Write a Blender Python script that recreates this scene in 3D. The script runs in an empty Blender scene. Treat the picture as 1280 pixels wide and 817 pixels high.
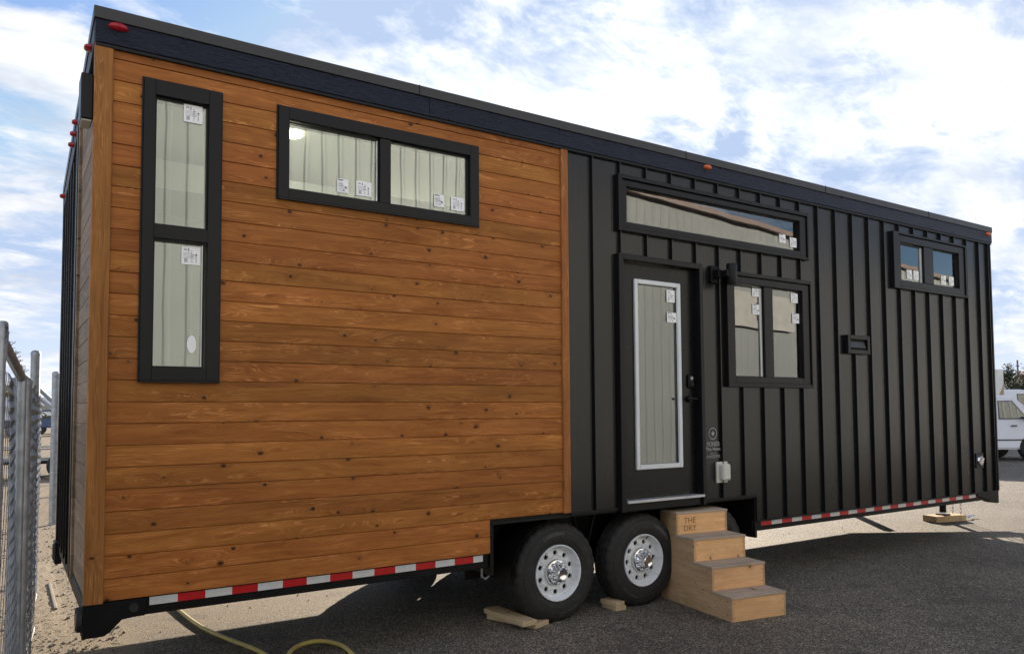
import bpy, bmesh, math, random
from mathutils import Vector, Matrix, noise as mnoise
random.seed(7)
scene = bpy.context.scene
COL = scene.collection
R = math.radians

# ------------------------------------------------------------------ materials
def newmat(name):
    m = bpy.data.materials.new(name); m.use_nodes = True
    nt = m.node_tree; b = nt.nodes['Principled BSDF']
    return m, nt, b
def nd(nt, typ, **kw):
    n = nt.nodes.new(typ)
    for k, v in kw.items(): setattr(n, k, v)
    return n
def math_(nt, op, a, b=None, c=None, clamp=False):
    n = nd(nt, 'ShaderNodeMath', operation=op, use_clamp=clamp)
    for i, v in enumerate((a, b, c)):
        if v is None: continue
        if isinstance(v, (int, float)): n.inputs[i].default_value = v
        else: nt.links.new(v, n.inputs[i])
    return n.outputs[0]
def comb(nt, x, y, z):
    n = nd(nt, 'ShaderNodeCombineXYZ')
    for i, v in enumerate((x, y, z)):
        if isinstance(v, (int, float)): n.inputs[i].default_value = v
        else: nt.links.new(v, n.inputs[i])
    return n.outputs[0]
def noise(nt, vec, scale, detail=4, rough=.55, dist=0):
    n = nd(nt, 'ShaderNodeTexNoise'); n.inputs['Scale'].default_value = scale
    n.inputs['Detail'].default_value = detail; n.inputs['Roughness'].default_value = rough
    n.inputs['Distortion'].default_value = dist
    if vec is not None: nt.links.new(vec, n.inputs['Vector'])
    return n.outputs['Fac']
def ramp(nt, fac, stops, interp='LINEAR'):
    n = nd(nt, 'ShaderNodeValToRGB'); cr = n.color_ramp; cr.interpolation = interp
    while len(cr.elements) < len(stops): cr.elements.new(.5)
    for e, (p, c) in zip(cr.elements, stops):
        e.position = p; e.color = (c if hasattr(c, '__len__') else (c, c, c)) + (1,) if hasattr(c, '__len__') else (c, c, c, 1)
    nt.links.new(fac, n.inputs[0]); return n.outputs[0]
def mix(nt, fac, a, b, mode='MIX'):
    n = nd(nt, 'ShaderNodeMix', data_type='RGBA', blend_type=mode)
    for i, v in ((0, fac), (6, a), (7, b)):
        if isinstance(v, (int, float)): n.inputs[i].default_value = v
        elif isinstance(v, tuple): n.inputs[i].default_value = v + (1,) if len(v) == 3 else v
        else: nt.links.new(v, n.inputs[i])
    return n.outputs[2]
def bump(nt, b, h, strength=.3, dist=.01):
    n = nd(nt, 'ShaderNodeBump'); n.inputs['Strength'].default_value = strength; n.inputs['Distance'].default_value = dist
    nt.links.new(h, n.inputs['Height']); nt.links.new(n.outputs[0], b.inputs['Normal']); return n
def objco(nt):
    t = nd(nt, 'ShaderNodeTexCoord'); s = nd(nt, 'ShaderNodeSeparateXYZ'); nt.links.new(t.outputs['Object'], s.inputs[0])
    return t.outputs['Object'], s.outputs[0], s.outputs[1], s.outputs[2]

def plain(name, col, rough=.5, metal=0, var=.12, scale=3, bmp=0, bscale=60, spec=.5, dirt=None):
    m, nt, b = newmat(name)
    co, x, y, z = objco(nt)
    n = noise(nt, co, scale, 5)
    hi = tuple(min(1, c * (1 + var)) for c in col); lo = tuple(c * (1 - var) for c in col)
    c = ramp(nt, n, [(.3, lo), (.7, hi)])
    if dirt:
        n2 = noise(nt, co, scale * 2.7, 7, .65)
        c = mix(nt, ramp(nt, n2, [(.52, 0.), (.72, .6)]), c, dirt)
    nt.links.new(c, b.inputs['Base Color'])
    b.inputs['Metallic'].default_value = metal
    n3 = noise(nt, co, scale * 4, 4)
    nt.links.new(math_(nt, 'MULTIPLY_ADD', n3, .18, rough - .09), b.inputs['Roughness'])
    b.inputs['Specular IOR Level'].default_value = spec
    if bmp: bump(nt, b, noise(nt, co, bscale, 3), bmp, .003)
    return m

def wood(name, L, W, h, w0, dark, light, knots=1., knotcol=(.05, .022, .010), contrast=1., ring=55, rough=.6, boardvar=.3, seed=0):
    """lengthwise axis L, across axis W ('x','y','z'); boards of width h starting at w0"""
    m, nt, b = newmat(name)
    co, x, y, z = objco(nt); ax = dict(x=x, y=y, z=z); l = ax[L]; w = ax[W]
    t = [a for a in 'xyz' if a not in (L, W)][0]; d = ax[t]
    bi = math_(nt, 'FLOOR', math_(nt, 'DIVIDE', math_(nt, 'SUBTRACT', w, w0), h))
    wn = nd(nt, 'ShaderNodeTexWhiteNoise', noise_dimensions='1D'); nt.links.new(math_(nt, 'ADD', bi, 17.3 + seed), wn.inputs['W'])
    rs = nd(nt, 'ShaderNodeSeparateColor'); nt.links.new(wn.outputs['Color'], rs.inputs[0])
    r1, r2, r3 = rs.outputs
    lo_ = math_(nt, 'MULTIPLY_ADD', r1, 41., l)
    # knots
    kv = comb(nt, math_(nt, 'MULTIPLY', lo_, 3.6), math_(nt, 'MULTIPLY_ADD', r2, 9., math_(nt, 'MULTIPLY', w, .62 / h)), 0.)
    vo = nd(nt, 'ShaderNodeTexVoronoi', voronoi_dimensions='2D'); vo.inputs['Scale'].default_value = 1; nt.links.new(kv, vo.inputs['Vector'])
    kd = math_(nt, 'ADD', vo.outputs['Distance'], math_(nt, 'MULTIPLY', math_(nt, 'SUBTRACT', noise(nt, kv, 9, 3), .5), .10))
    kc = nd(nt, 'ShaderNodeSeparateColor'); nt.links.new(vo.outputs['Color'], kc.inputs[0])
    ksel = math_(nt, 'GREATER_THAN', kc.outputs[0], 1 - .62 * knots)
    kr = math_(nt, 'MULTIPLY_ADD', kc.outputs[1], .070, .022)
    kin = math_(nt, 'MULTIPLY', ksel, math_(nt, 'SUBTRACT', 1., math_(nt, 'SMOOTHSTEP' if False else 'DIVIDE', kd, kr), clamp=True))
    kring = math_(nt, 'MULTIPLY', ksel, math_(nt, 'POWER', 2.718, math_(nt, 'MULTIPLY', kd, -11.)))
    # grain
    gv = comb(nt, math_(nt, 'MULTIPLY', lo_, .9), math_(nt, 'MULTIPLY_ADD', r3, 7., math_(nt, 'MULTIPLY', w, 9.)), math_(nt, 'MULTIPLY', d, 9.))
    n1 = noise(nt, gv, 1., 2)
    rr = math_(nt, 'ADD', math_(nt, 'MULTIPLY', w, ring), math_(nt, 'MULTIPLY_ADD', n1, 13., math_(nt, 'MULTIPLY', kring, 5.)))
    rr = math_(nt, 'ADD', rr, math_(nt, 'MULTIPLY', d, ring))
    g1 = noise(nt, comb(nt, math_(nt, 'MULTIPLY', lo_, 1.6), rr, r2), 1., 3, .6)
    g2 = noise(nt, comb(nt, math_(nt, 'MULTIPLY', lo_, 9.), math_(nt, 'MULTIPLY', rr, 4.6), r3), 1., 3, .6)
    g3 = noise(nt, comb(nt, math_(nt, 'MULTIPLY', lo_, 2.2), math_(nt, 'MULTIPLY', w, 22.), r1), 1., 5, .6)
    g = math_(nt, 'ADD', math_(nt, 'MULTIPLY', g1, .45), math_(nt, 'ADD', math_(nt, 'MULTIPLY', g2, .25), math_(nt, 'MULTIPLY', g3, .30)))
    mid = tuple((a + c) / 2 for a, c in zip(dark, light))
    s = .15 / contrast
    c = ramp(nt, g, [(.5 - s, dark), (.5, mid), (.5 + s, light)])
    # pale worn fibres
    pale = ramp(nt, g2, [(.54, 0.), (.63, .85 if contrast > .8 else .25)])
    pale = math_(nt, 'MULTIPLY', pale, ramp(nt, noise(nt, comb(nt, math_(nt, 'MULTIPLY', lo_, 2.1), math_(nt, 'MULTIPLY', w, 14.), r1), 1., 2), [(.47, 0.), (.62, 1.)]))
    c = mix(nt, pale, c, tuple(min(1, v * 1.35 + .03) for v in light))
    br = math_(nt, 'MULTIPLY_ADD', r2, boardvar * 2, 1 - boardvar)
    hs = nd(nt, 'ShaderNodeHueSaturation'); nt.links.new(br, hs.inputs['Value']); nt.links.new(c, hs.inputs['Color'])
    nt.links.new(math_(nt, 'MULTIPLY_ADD', r3, .010, .495), hs.inputs['Hue'])
    blotch = noise(nt, comb(nt, math_(nt, 'MULTIPLY', lo_, 1.3), math_(nt, 'MULTIPLY', w, 5.), 3.3), 1., 4)
    c = mix(nt, 1., hs.outputs[0], ramp(nt, blotch, [(.25, .80), (.75, 1.18)]), 'MULTIPLY')
    c = mix(nt, math_(nt, 'MULTIPLY', kring, .42, clamp=True), c, tuple(v * .55 for v in dark))
    c = mix(nt, math_(nt, 'MULTIPLY', kin, 1.5, clamp=True), c, knotcol)
    nt.links.new(c, b.inputs['Base Color'])
    nt.links.new(math_(nt, 'MULTIPLY_ADD', g2, .25, rough - .12), b.inputs['Roughness'])
    b.inputs['Specular IOR Level'].default_value = .18
    bump(nt, b, math_(nt, 'ADD', g1, math_(nt, 'MULTIPLY', g2, .8)), .35, .002)
    return m

M = {}
H, Z0 = .1215, .597
CD, CL = (.235, .072, .015), (.46, .176, .043)
M['cedar'] = wood('cedar_siding', 'x', 'z', H, Z0, CD, CL, 1., boardvar=.15)
M['cedar_end'] = wood('cedar_end_sky_grey', 'y', 'z', H, Z0, (.12, .078, .045), (.30, .215, .140), .6, boardvar=.2, seed=5)  # same cedar, with the grazing sky reflection painted in as grey
M['cedar_trim'] = wood('cedar_trim', 'z', 'x', .4, -.2, (.22, .074, .019), (.43, .18, .054), .5, boardvar=.05, seed=9, ring=70)
M['ply'] = wood('step_plywood', 'x', 'z', .19, 0., (.62, .32, .145), (.86, .53, .28), .8, (.16, .08, .035), .75, ring=30, rough=.7, boardvar=.08, seed=3)
M['ply_side'] = wood('step_side_plywood', 'y', 'z', .9, -.05, (.40, .245, .130), (.62, .42, .25), .9, (.13, .07, .035), .7, ring=26, rough=.7, boardvar=.03, seed=11)
M['ply_top'] = wood('step_tread_wood', 'x', 'y', .5, -2.1, (.34, .265, .20), (.52, .42, .335), .3, (.14, .09, .06), .7, ring=30, rough=.8, boardvar=.05, seed=21)
M['plank'] = wood('plank_wood', 'y', 'x', .3, -.15, (.40, .28, .16), (.62, .48, .31), .8, (.18, .10, .05), .8, ring=40, rough=.75, boardvar=.05, seed=2)
M['plank_x'] = wood('plank_wood_cross', 'x', 'y', .3, -.15, (.42, .29, .15), (.64, .48, .28), .5, (.18, .10, .05), .8, ring=40, rough=.75, boardvar=.05, seed=4)

def metal_panel():
    m, nt, b = newmat('black_metal_panel')
    co, x, y, z = objco(nt)
    v = comb(nt, math_(nt, 'MULTIPLY', x, 55.), math_(nt, 'MULTIPLY', y, 55.), math_(nt, 'MULTIPLY', z, .25))
    n = noise(nt, v, 1., 3, .6)
    v2 = comb(nt, math_(nt, 'MULTIPLY', x, 2.), math_(nt, 'MULTIPLY', y, 2.), math_(nt, 'MULTIPLY', z, .8))
    n2 = noise(nt, v2, 1., 5, .6)
    c = ramp(nt, n, [(.3, (.0062, .0066, .0075)), (.7, (.0105, .0108, .0118))])
    dust = ramp(nt, n2, [(.4, 0.), (.8, .14)])
    c = mix(nt, dust, c, (.028, .027, .026))
    nt.links.new(c, b.inputs['Base Color']); b.inputs['Specular IOR Level'].default_value = .36
    nt.links.new(math_(nt, 'MULTIPLY_ADD', n2, .20, .14), b.inputs['Roughness'])
    # swaged pencil lines between the seams
    fx = math_(nt, 'FRACT', math_(nt, 'MULTIPLY', math_(nt, 'SUBTRACT', x, 3.5464), 1 / .293 * 6))
    st = math_(nt, 'ABSOLUTE', math_(nt, 'SUBTRACT', fx, .5))
    hh = math_(nt, 'ADD', math_(nt, 'MULTIPLY', n, .5), math_(nt, 'MULTIPLY', ramp(nt, st, [(.0, 0.), (.12, 1.)]), .5))
    hh = math_(nt, 'ADD', hh, math_(nt, 'MULTIPLY', n2, 2.5))
    bump(nt, b, hh, .5, .0024)
    return m
M['panel'] = metal_panel()
def fascia_mat():
    m, nt, b = newmat('textured_fascia')
    co, x, y, z = objco(nt)
    d = math_(nt, 'ADD', x, y)
    n = noise(nt, comb(nt, math_(nt, 'MULTIPLY', d, 14.), 0., math_(nt, 'MULTIPLY', z, 110.)), 1., 4, .65, .6)
    nt.links.new(ramp(nt, n, [(.3, (.006, .008, .018)), (.7, (.015, .020, .038))]), b.inputs['Base Color'])
    b.inputs['Roughness'].default_value = .42; b.inputs['Specular IOR Level'].default_value = .3
    bump(nt, b, n, 1., .012)
    return m
M['fascia'] = fascia_mat()
M['cap'] = plain('roof_cap_metal', (.022, .020, .019), .38, 0, .15, 2)
M['frame'] = plain('black_window_frame', (.0095, .0095, .0110), .34, 0, .1, 2, .1, 300, .20)
M['chassis'] = plain('chassis_paint', (.005, .005, .0055), .5, 0, .3, 4, .15, 80, .2, dirt=(.012, .011, .010))
M['under'] = plain('underbody', (.015, .014, .013), .8, 0, .3, 3)
M['rubber'] = plain('tyre_rubber', (.016, .015, .015), .72, 0, .25, 8, .3, 120, dirt=(.050, .045, .040))
M['white_steel'] = plain('white_steel_rim', (.78, .80, .84), .35, 0, .06, 6, dirt=(.45, .44, .42))
M['chrome'] = plain('chrome', (.72, .72, .74), .10, 1, .05, 8)
M['steel'] = plain('galvanised_steel', (.34, .36, .38), .48, .75, .25, 14, .2, 90, dirt=(.22, .22, .21))
M['wire'] = plain('fence_wire', (.30, .32, .34), .45, .7, .2, 14)
M['white_pl'] = plain('white_plastic', (.70, .72, .74), .4, 0, .04, 4)
M['beige_pl'] = plain('beige_plastic', (.62, .60, .55), .45, 0, .04, 4)
M['door'] = plain('black_door', (.0075, .0074, .0076), .30, 0, .1, 3, spec=.24)
M['sill'] = plain('aluminium_sill', (.55, .56, .58), .35, .6, .1, 12)
M['interior'] = plain('interior_wall', (.55, .57, .54), .8, 0, .03, 1)
M['interior_dark'] = plain('interior_furniture', (.22, .23, .22), .7, 0, .1, 2)
M['red'] = plain('red_reflector', (.50, .010, .012), .32, 0, .1, 30)
M['whiteref'] = plain('white_reflector', (.62, .63, .64), .35, 0, .06, 30)
M['redlens'] = plain('red_lens', (.34, .008, .016), .16, 0, .1, 30)
M['amber'] = plain('amber_lens', (.62, .12, .030), .2, 0, .1, 30)
M['hose'] = plain('yellow_hose', (.50, .40, .10), .42, 0, .1, 8)
M['print'] = plain('grey_print', (.36, .36, .37), .6, 0, .05, 20)
M['ink'] = plain('black_ink', (.03, .03, .035), .6, 0, .05, 20)
M['stamp'] = plain('brown_stamp', (.28, .14, .055), .8, 0, .4, 60)
M['label'] = plain('white_label', (.97, .96, .97), .6, 0, .03, 20)
M['tyretext'] = plain('tyre_lettering', (.10, .098, .095), .7, 0, .2, 20)
M['lampglass'] = plain('lamp_diffuser', (.5, .5, .45), .3)
M['concrete'] = plain('concrete', (.21, .18, .14), .85, 0, .2, 6, .4, 60)
def emis(name, col, s):
    m, nt, b = newmat(name); b.inputs['Base Color'].default_value = col + (1,)
    b.inputs['Emission Color'].default_value = col + (1,); b.inputs['Emission Strength'].default_value = s
    return m
M['led'] = emis('led_disc', (1., .86, .62), 9.)
def glassmat(name, tint, refl, body=None):
    m = bpy.data.materials.new(name); m.use_nodes = True; nt = m.node_tree; nt.nodes.clear()
    o = nd(nt, 'ShaderNodeOutputMaterial'); tr = nd(nt, 'ShaderNodeBsdfTransparent'); tr.inputs[0].default_value = tint + (1,)
    gl = nd(nt, 'ShaderNodeBsdfGlossy'); gl.inputs['Roughness'].default_value = .0; gl.inputs['Color'].default_value = (.95, .98, .96, 1)
    fr = nd(nt, 'ShaderNodeFresnel'); fr.inputs['IOR'].default_value = 1.5
    co, x, y, z = objco(nt)
    bp = nd(nt, 'ShaderNodeBump'); bp.inputs['Strength'].default_value = .028; bp.inputs['Distance'].default_value = .02
    nt.links.new(noise(nt, co, 2.2, 1), bp.inputs['Height']); nt.links.new(bp.outputs[0], gl.inputs['Normal'])
    f = math_(nt, 'MULTIPLY_ADD', fr.outputs[0], 1.5, refl, clamp=True)
    mx = nd(nt, 'ShaderNodeMixShader'); nt.links.new(f, mx.inputs[0]); nt.links.new(tr.outputs[0], mx.inputs[1]); nt.links.new(gl.outputs[0], mx.inputs[2])
    nt.links.new(mx.outputs[0], o.inputs[0]); return m
M['glass'] = glassmat('window_glass', (.72, .77, .74), .10)
M['carglass'] = glassmat('vehicle_glass', (.10, .14, .13), .12)
M['vanwhite'] = plain('white_van_paint', (.62, .64, .68), .3, 0, .03, 1)
M['vangrey'] = plain('grey_plastic_trim', (.06, .06, .065), .6)
M['bluepaint'] = plain('blue_vehicle_paint', (.035, .07, .14), .3)
M['tanstripe'] = plain('tan_stripe', (.34, .24, .14), .5)
M['boxwhite'] = plain('trailer_skin', (.62, .60, .56), .5)
M['bark'] = plain('bark', (.12, .09, .065), .9, 0, .3, 8)
M['pole'] = plain('weathered_pole', (.16, .13, .11), .9, 0, .2, 4)
def leafmat(name, a, b2):
    m, nt, b = newmat(name); co, x, y, z = objco(nt)
    nt.links.new(ramp(nt, noise(nt, co, 2.5, 5), [(.35, a), (.65, b2)]), b.inputs['Base Color']); b.inputs['Roughness'].default_value = .75; return m
M['conifer'] = leafmat('conifer_needles', (.022, .034, .016), (.06, .08, .035))
M['redleaf'] = leafmat('rusty_leaves', (.13, .06, .04), (.24, .13, .08))
M['yleaf'] = leafmat('yellow_leaves', (.18, .15, .04), (.32, .26, .09))
def bldmat():
    m, nt, b = newmat('ribbed_beige_steel'); co, x, y, z = objco(nt)
    n = noise(nt, co, .6, 4)
    c = ramp(nt, n, [(.3, (.225, .250, .265)), (.7, (.27, .295, .310))])
    nt.links.new(c, b.inputs['Base Color']); b.inputs['Roughness'].default_value = .5; return m
M['ribbed'] = bldmat()
M['redtrim'] = plain('red_roof_trim', (.22, .145, .13), .5)
M['warmdoor'] = plain('white_roller_door', (.45, .45, .44), .5)

def asphalt():
    m, nt, b = newmat('asphalt'); co, x, y, z = objco(nt)
    # aggregate
    vo = nd(nt, 'ShaderNodeTexVoronoi'); vo.inputs['Scale'].default_value = 120; nt.links.new(co, vo.inputs['Vector'])
    sc = nd(nt, 'ShaderNodeSeparateColor'); nt.links.new(vo.outputs['Color'], sc.inputs[0])
    agg = ramp(nt, sc.outputs[0], [(0., (.040, .034, .029)), (.45, (.088, .075, .063)), (.78, (.165, .141, .115)), (1., (.42, .35, .27))])
    fine = noise(nt, co, 240, 3, .7)
    big = noise(nt, co, .55, 6, .6)
    med = noise(nt, co, 6., 5, .6)
    c = mix(nt, 1., agg, ramp(nt, fine, [(.3, .55), (.7, 1.5)]), 'MULTIPLY')
    c = mix(nt, 1., c, ramp(nt, big, [(.3, .74), (.7, 1.26)]), 'MULTIPLY')
    c = mix(nt, 1., c, ramp(nt, med, [(.3, .88), (.7, 1.12)]), 'MULTIPLY')
    # sandy gravel beside the fence and beyond the lot
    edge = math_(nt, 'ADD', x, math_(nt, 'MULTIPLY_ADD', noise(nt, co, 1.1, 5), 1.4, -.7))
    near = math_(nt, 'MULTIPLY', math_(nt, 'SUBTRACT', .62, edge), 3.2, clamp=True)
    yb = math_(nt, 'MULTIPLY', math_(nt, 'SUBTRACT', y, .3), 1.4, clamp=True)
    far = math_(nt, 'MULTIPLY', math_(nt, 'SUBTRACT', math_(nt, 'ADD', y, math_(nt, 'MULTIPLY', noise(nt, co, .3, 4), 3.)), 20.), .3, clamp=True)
    under = math_(nt, 'MULTIPLY', math_(nt, 'MULTIPLY', math_(nt, 'SUBTRACT', 2.9, edge), 1.2, clamp=True), math_(nt, 'MULTIPLY', math_(nt, 'SUBTRACT', y, 1.0), 1.6, clamp=True))  # low-sun glare on the asphalt under the trailer, put in as sand colour
    sand_glare_f = math_(nt, 'MAXIMUM', math_(nt, 'MAXIMUM', math_(nt, 'MULTIPLY', near, yb), math_(nt, 'MULTIPLY', under, .7)), math_(nt, 'MULTIPLY', far, .8))
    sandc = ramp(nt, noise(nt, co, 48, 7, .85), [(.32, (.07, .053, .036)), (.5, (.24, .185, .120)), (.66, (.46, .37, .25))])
    c = mix(nt, math_(nt, 'MULTIPLY', sand_glare_f, .85), c, sandc)
    # broad tint patches, oil marks and worn lanes
    oil = ramp(nt, noise(nt, co, 1.7, 4), [(.57, 0.), (.72, .5)])
    c = mix(nt, oil, c, (.040, .036, .034))
    nt.links.new(c, b.inputs['Base Color']); b.inputs['Roughness'].default_value = .85
    b.inputs['Specular IOR Level'].default_value = .3
    hgt = math_(nt, 'ADD', math_(nt, 'MULTIPLY', vo.outputs['Distance'], -1.), math_(nt, 'MULTIPLY', fine, .4))
    hgt = math_(nt, 'ADD', hgt, math_(nt, 'MULTIPLY', med, 1.2))
    bump(nt, b, hgt, .55, .006)
    return m
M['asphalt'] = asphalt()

# ------------------------------------------------------------------ mesh helpers
def box(bm, x0, x1, y0, y1, z0, z1):
    v = [bm.verts.new((x, y, z)) for z in (z0, z1) for y in (y0, y1) for x in (x0, x1)]
    fs = []
    for f in ((0, 2, 3, 1), (4, 5, 7, 6), (0, 1, 5, 4), (2, 6, 7, 3), (0, 4, 6, 2), (1, 3, 7, 5)):
        fs.append(bm.faces.new([v[i] for i in f]))
    return fs
def prism(bm, pts, axis, a0, a1):
    """extrude the 2-D outline pts along axis; pts are the other two coords in xyz order"""
    def P(p, a): return dict(x=(a, p[0], p[1]), y=(p[0], a, p[1]), z=(p[0], p[1], a))[axis]
    A = [bm.verts.new(P(p, a0)) for p in pts]; B = [bm.verts.new(P(p, a1)) for p in pts]
    n = len(pts); fs = [bm.faces.new(A), bm.faces.new(B[::-1])]
    for i in range(n): fs.append(bm.faces.new((A[i], B[i], B[(i + 1) % n], A[(i + 1) % n])))
    return fs
def tube(bm, pts, r, seg=10, closed=False, cap=True, radii=None):
    pts = [Vector(p) for p in pts]; n = len(pts); rings = []; up = None
    for i, p in enumerate(pts):
        if closed: t = pts[(i + 1) % n] - pts[i - 1]
        else: t = pts[min(i + 1, n - 1)] - pts[max(i - 1, 0)]
        t.normalize()
        if up is None: up = Vector((0, 0, 1)) if abs(t.z) < .9 else Vector((1, 0, 0))
        a = t.cross(up).normalized(); b2 = t.cross(a).normalized(); up = -b2
        rr = radii[i] if radii else r
        rings.append([bm.verts.new(p + (a * math.cos(k * 2 * math.pi / seg) + b2 * math.sin(k * 2 * math.pi / seg)) * rr) for k in range(seg)])
    for i in range(n if closed else n - 1):
        A, B = rings[i], rings[(i + 1) % n]
        for k in range(seg): bm.faces.new((A[k], A[(k + 1) % seg], B[(k + 1) % seg], B[k]))
    if cap and not closed: bm.faces.new(rings[0][::-1]); bm.faces.new(rings[-1])
def lathe(bm, prof, seg=48, axis='y', c=(0, 0, 0), closed=False, mod=None):
    """profile (r, a) round axis"""
    rings = []
    for i, (r, a) in enumerate(prof):
        ring = []
        for k in range(seg):
            t = 2 * math.pi * k / seg; q = r + (mod(i, k) if mod else 0)
            p = dict(y=(q * math.cos(t), a, q * math.sin(t)), z=(q * math.cos(t), q * math.sin(t), a), x=(a, q * math.cos(t), q * math.sin(t)))[axis]
            ring.append(bm.verts.new((p[0] + c[0], p[1] + c[1], p[2] + c[2])))
        rings.append(ring)
    m = len(prof)
    for i in range(m if closed else m - 1):
        A, B = rings[i], rings[(i + 1) % m]
        for k in range(seg): bm.faces.new((A[k], A[(k + 1) % seg], B[(k + 1) % seg], B[k]))
    return rings
def mk(name, bm, mat, parent=None, smooth=None, bevel=0, label=None, loc=None):
    if bevel: bmesh.ops.bevel(bm, geom=[e for e in bm.edges], offset=bevel, segments=1, affect='EDGES', clamp_overlap=True)
    bmesh.ops.recalc_face_normals(bm, faces=bm.faces)
    me = bpy.data.meshes.new(name); bm.to_mesh(me); bm.free()
    for m in (mat if isinstance(mat, (list, tuple)) else [mat]): me.materials.append(m)
    if smooth is not None:
        me.shade_smooth()
        me.set_sharp_from_angle(angle=R(smooth))
    o = bpy.data.objects.new(name, me); COL.objects.link(o)
    if parent: o.parent = parent
    if loc: o.location = loc
    if label: o['label'] = label
    return o
SPLIT = {'roof_fastener', 'fender_liner', 'lug_nut', 'tie_band', 'tape_backing', 'side_window', 'window_seal', 'wheel_arch', 'bumper', 'headlight', 'wing_mirror', 'axle', 'corner_bumper',
         'glazing_bead', 'screw_head', 'side_screw', 'frame_tube', 'side_rail', 'ceiling_lamp', 'interior_cabinet', 'wheel_well', 'tongue_jack', 'window', 'boom', 'stripe', 'roller_door', 'wire_end_'}
_mk = mk
def mk(name, bm, mat, parent=None, smooth=None, bevel=0, label=None, loc=None):
    if name in SPLIT:
        seen = set(); groups = []
        for v in bm.verts:
            if v in seen: continue
            st_ = [v]; seen.add(v); comp = []
            while st_:
                q = st_.pop(); comp.append(q)
                for e in q.link_edges:
                    o_ = e.other_vert(q)
                    if o_ not in seen: seen.add(o_); st_.append(o_)
            groups.append(comp)
        if 1 < len(groups) <= 40 and not (name in ('window', 'glazing_bead')):
            first = None
            for gcomp in groups:
                nb = bmesh.new(); mp_ = {v: nb.verts.new(v.co) for v in gcomp}
                for f_ in {f_ for v in gcomp for f_ in v.link_faces}: nb.faces.new([mp_[v] for v in f_.verts])
                o_ = _mk(name, nb, mat, parent, smooth, bevel, label, loc); first = first or o_
            bm.free(); return first
    return _mk(name, bm, mat, parent, smooth, bevel, label, loc)
def tag(o, label, cat, group=None):
    o['label'] = label; o['category'] = cat
    if group: o['group'] = group
    return o
def thing(name, label, cat, loc=(0, 0, 0), rz=0, group=None):
    o = bpy.data.objects.new(name, None); COL.objects.link(o); o.location = loc; o.rotation_euler = (0, 0, rz)
    o.empty_display_size = .2
    return tag(o, label, cat, group)
def B(): return bmesh.new()
def boxpart(name, mat, parent, *b, bevel=.003):
    bm = B(); box(bm, *b); return mk(name, bm, mat, parent, bevel=bevel)
def textgeo(s, size, bold=0, shear=0):
    cu = bpy.data.curves.new('t', 'FONT'); cu.body = s; cu.size = size; cu.offset = bold; cu.shear = shear; cu.align_x = 'CENTER'; cu.resolution_u = 3
    o = bpy.data.objects.new('t', cu); COL.objects.link(o)
    me = bpy.data.meshes.new_from_object(o.evaluated_get(bpy.context.evaluated_depsgraph_get()))
    vs = [tuple(v.co) for v in me.vertices]; fs = [tuple(p.vertices) for p in me.polygons]
    bpy.data.objects.remove(o); bpy.data.curves.remove(cu); bpy.data.meshes.remove(me)
    return vs, fs
def addtext(bm, s, size, fn, **kw):
    vs, fs = textgeo(s, size, **kw); V = [bm.verts.new(fn(v[0], v[1])) for v in vs]
    for f in fs:
        try: bm.faces.new([V[i] for i in f])
        except ValueError: pass
def ringrect(bm, x0, x1, z0, z1, w, y0, y1):
    """rectangular frame, members butted"""
    box(bm, x0, x0 + w, y0, y1, z0, z1); box(bm, x1 - w, x1, y0, y1, z0, z1)
    box(bm, x0 + w, x1 - w, y0, y1, z0, z0 + w); box(bm, x0 + w, x1 - w, y0, y1, z1 - w, z1)

# ------------------------------------------------------------------ the tiny house
LEN, WID = 10.0, 2.65
ZF, ZC, ZT = 3.70, 3.832, 3.905          # fascia bottom, cap bottom, top
RX0, RS = 3.5464, .293
house = thing('tiny_house', 'long tiny house on wheels, half orange cedar siding, half black standing seam metal', 'tiny house')
# openings: x0,x1,z0,z1 (outer frame edge)
OP = dict(tall=(.245, .672, 1.815, 3.555), wide=(1.017, 2.476, 2.975, 3.556),
          long=(3.855, 6.27, 3.14, 3.535), door=(3.845, 4.735, .885, 2.875),
          square=(5.165, 6.29, 1.872, 2.85), small=(7.915, 9.325, 2.99, 3.56))
HX0, HX1 = 2.57, 5.475     # wheel well
def wallsheet(bm, x0, x1, z0, z1, y, holes):
    xs = sorted({x0, x1, *[v for h in holes for v in h[:2] if x0 < v < x1]}); zs = sorted({z0, z1, *[v for h in holes for v in h[2:] if z0 < v < z1]})
    for i in range(len(xs) - 1):
        for j in range(len(zs) - 1):
            cx, cz = (xs[i] + xs[i + 1]) / 2, (zs[j] + zs[j + 1]) / 2
            if any(h[0] < cx < h[1] and h[2] < cz < h[3] for h in holes): continue
            bm.faces.new([bm.verts.new(p) for p in ((xs[i], y, zs[j]), (xs[i + 1], y, zs[j]), (xs[i + 1], y, zs[j + 1]), (xs[i], y, zs[j + 1]))])
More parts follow.
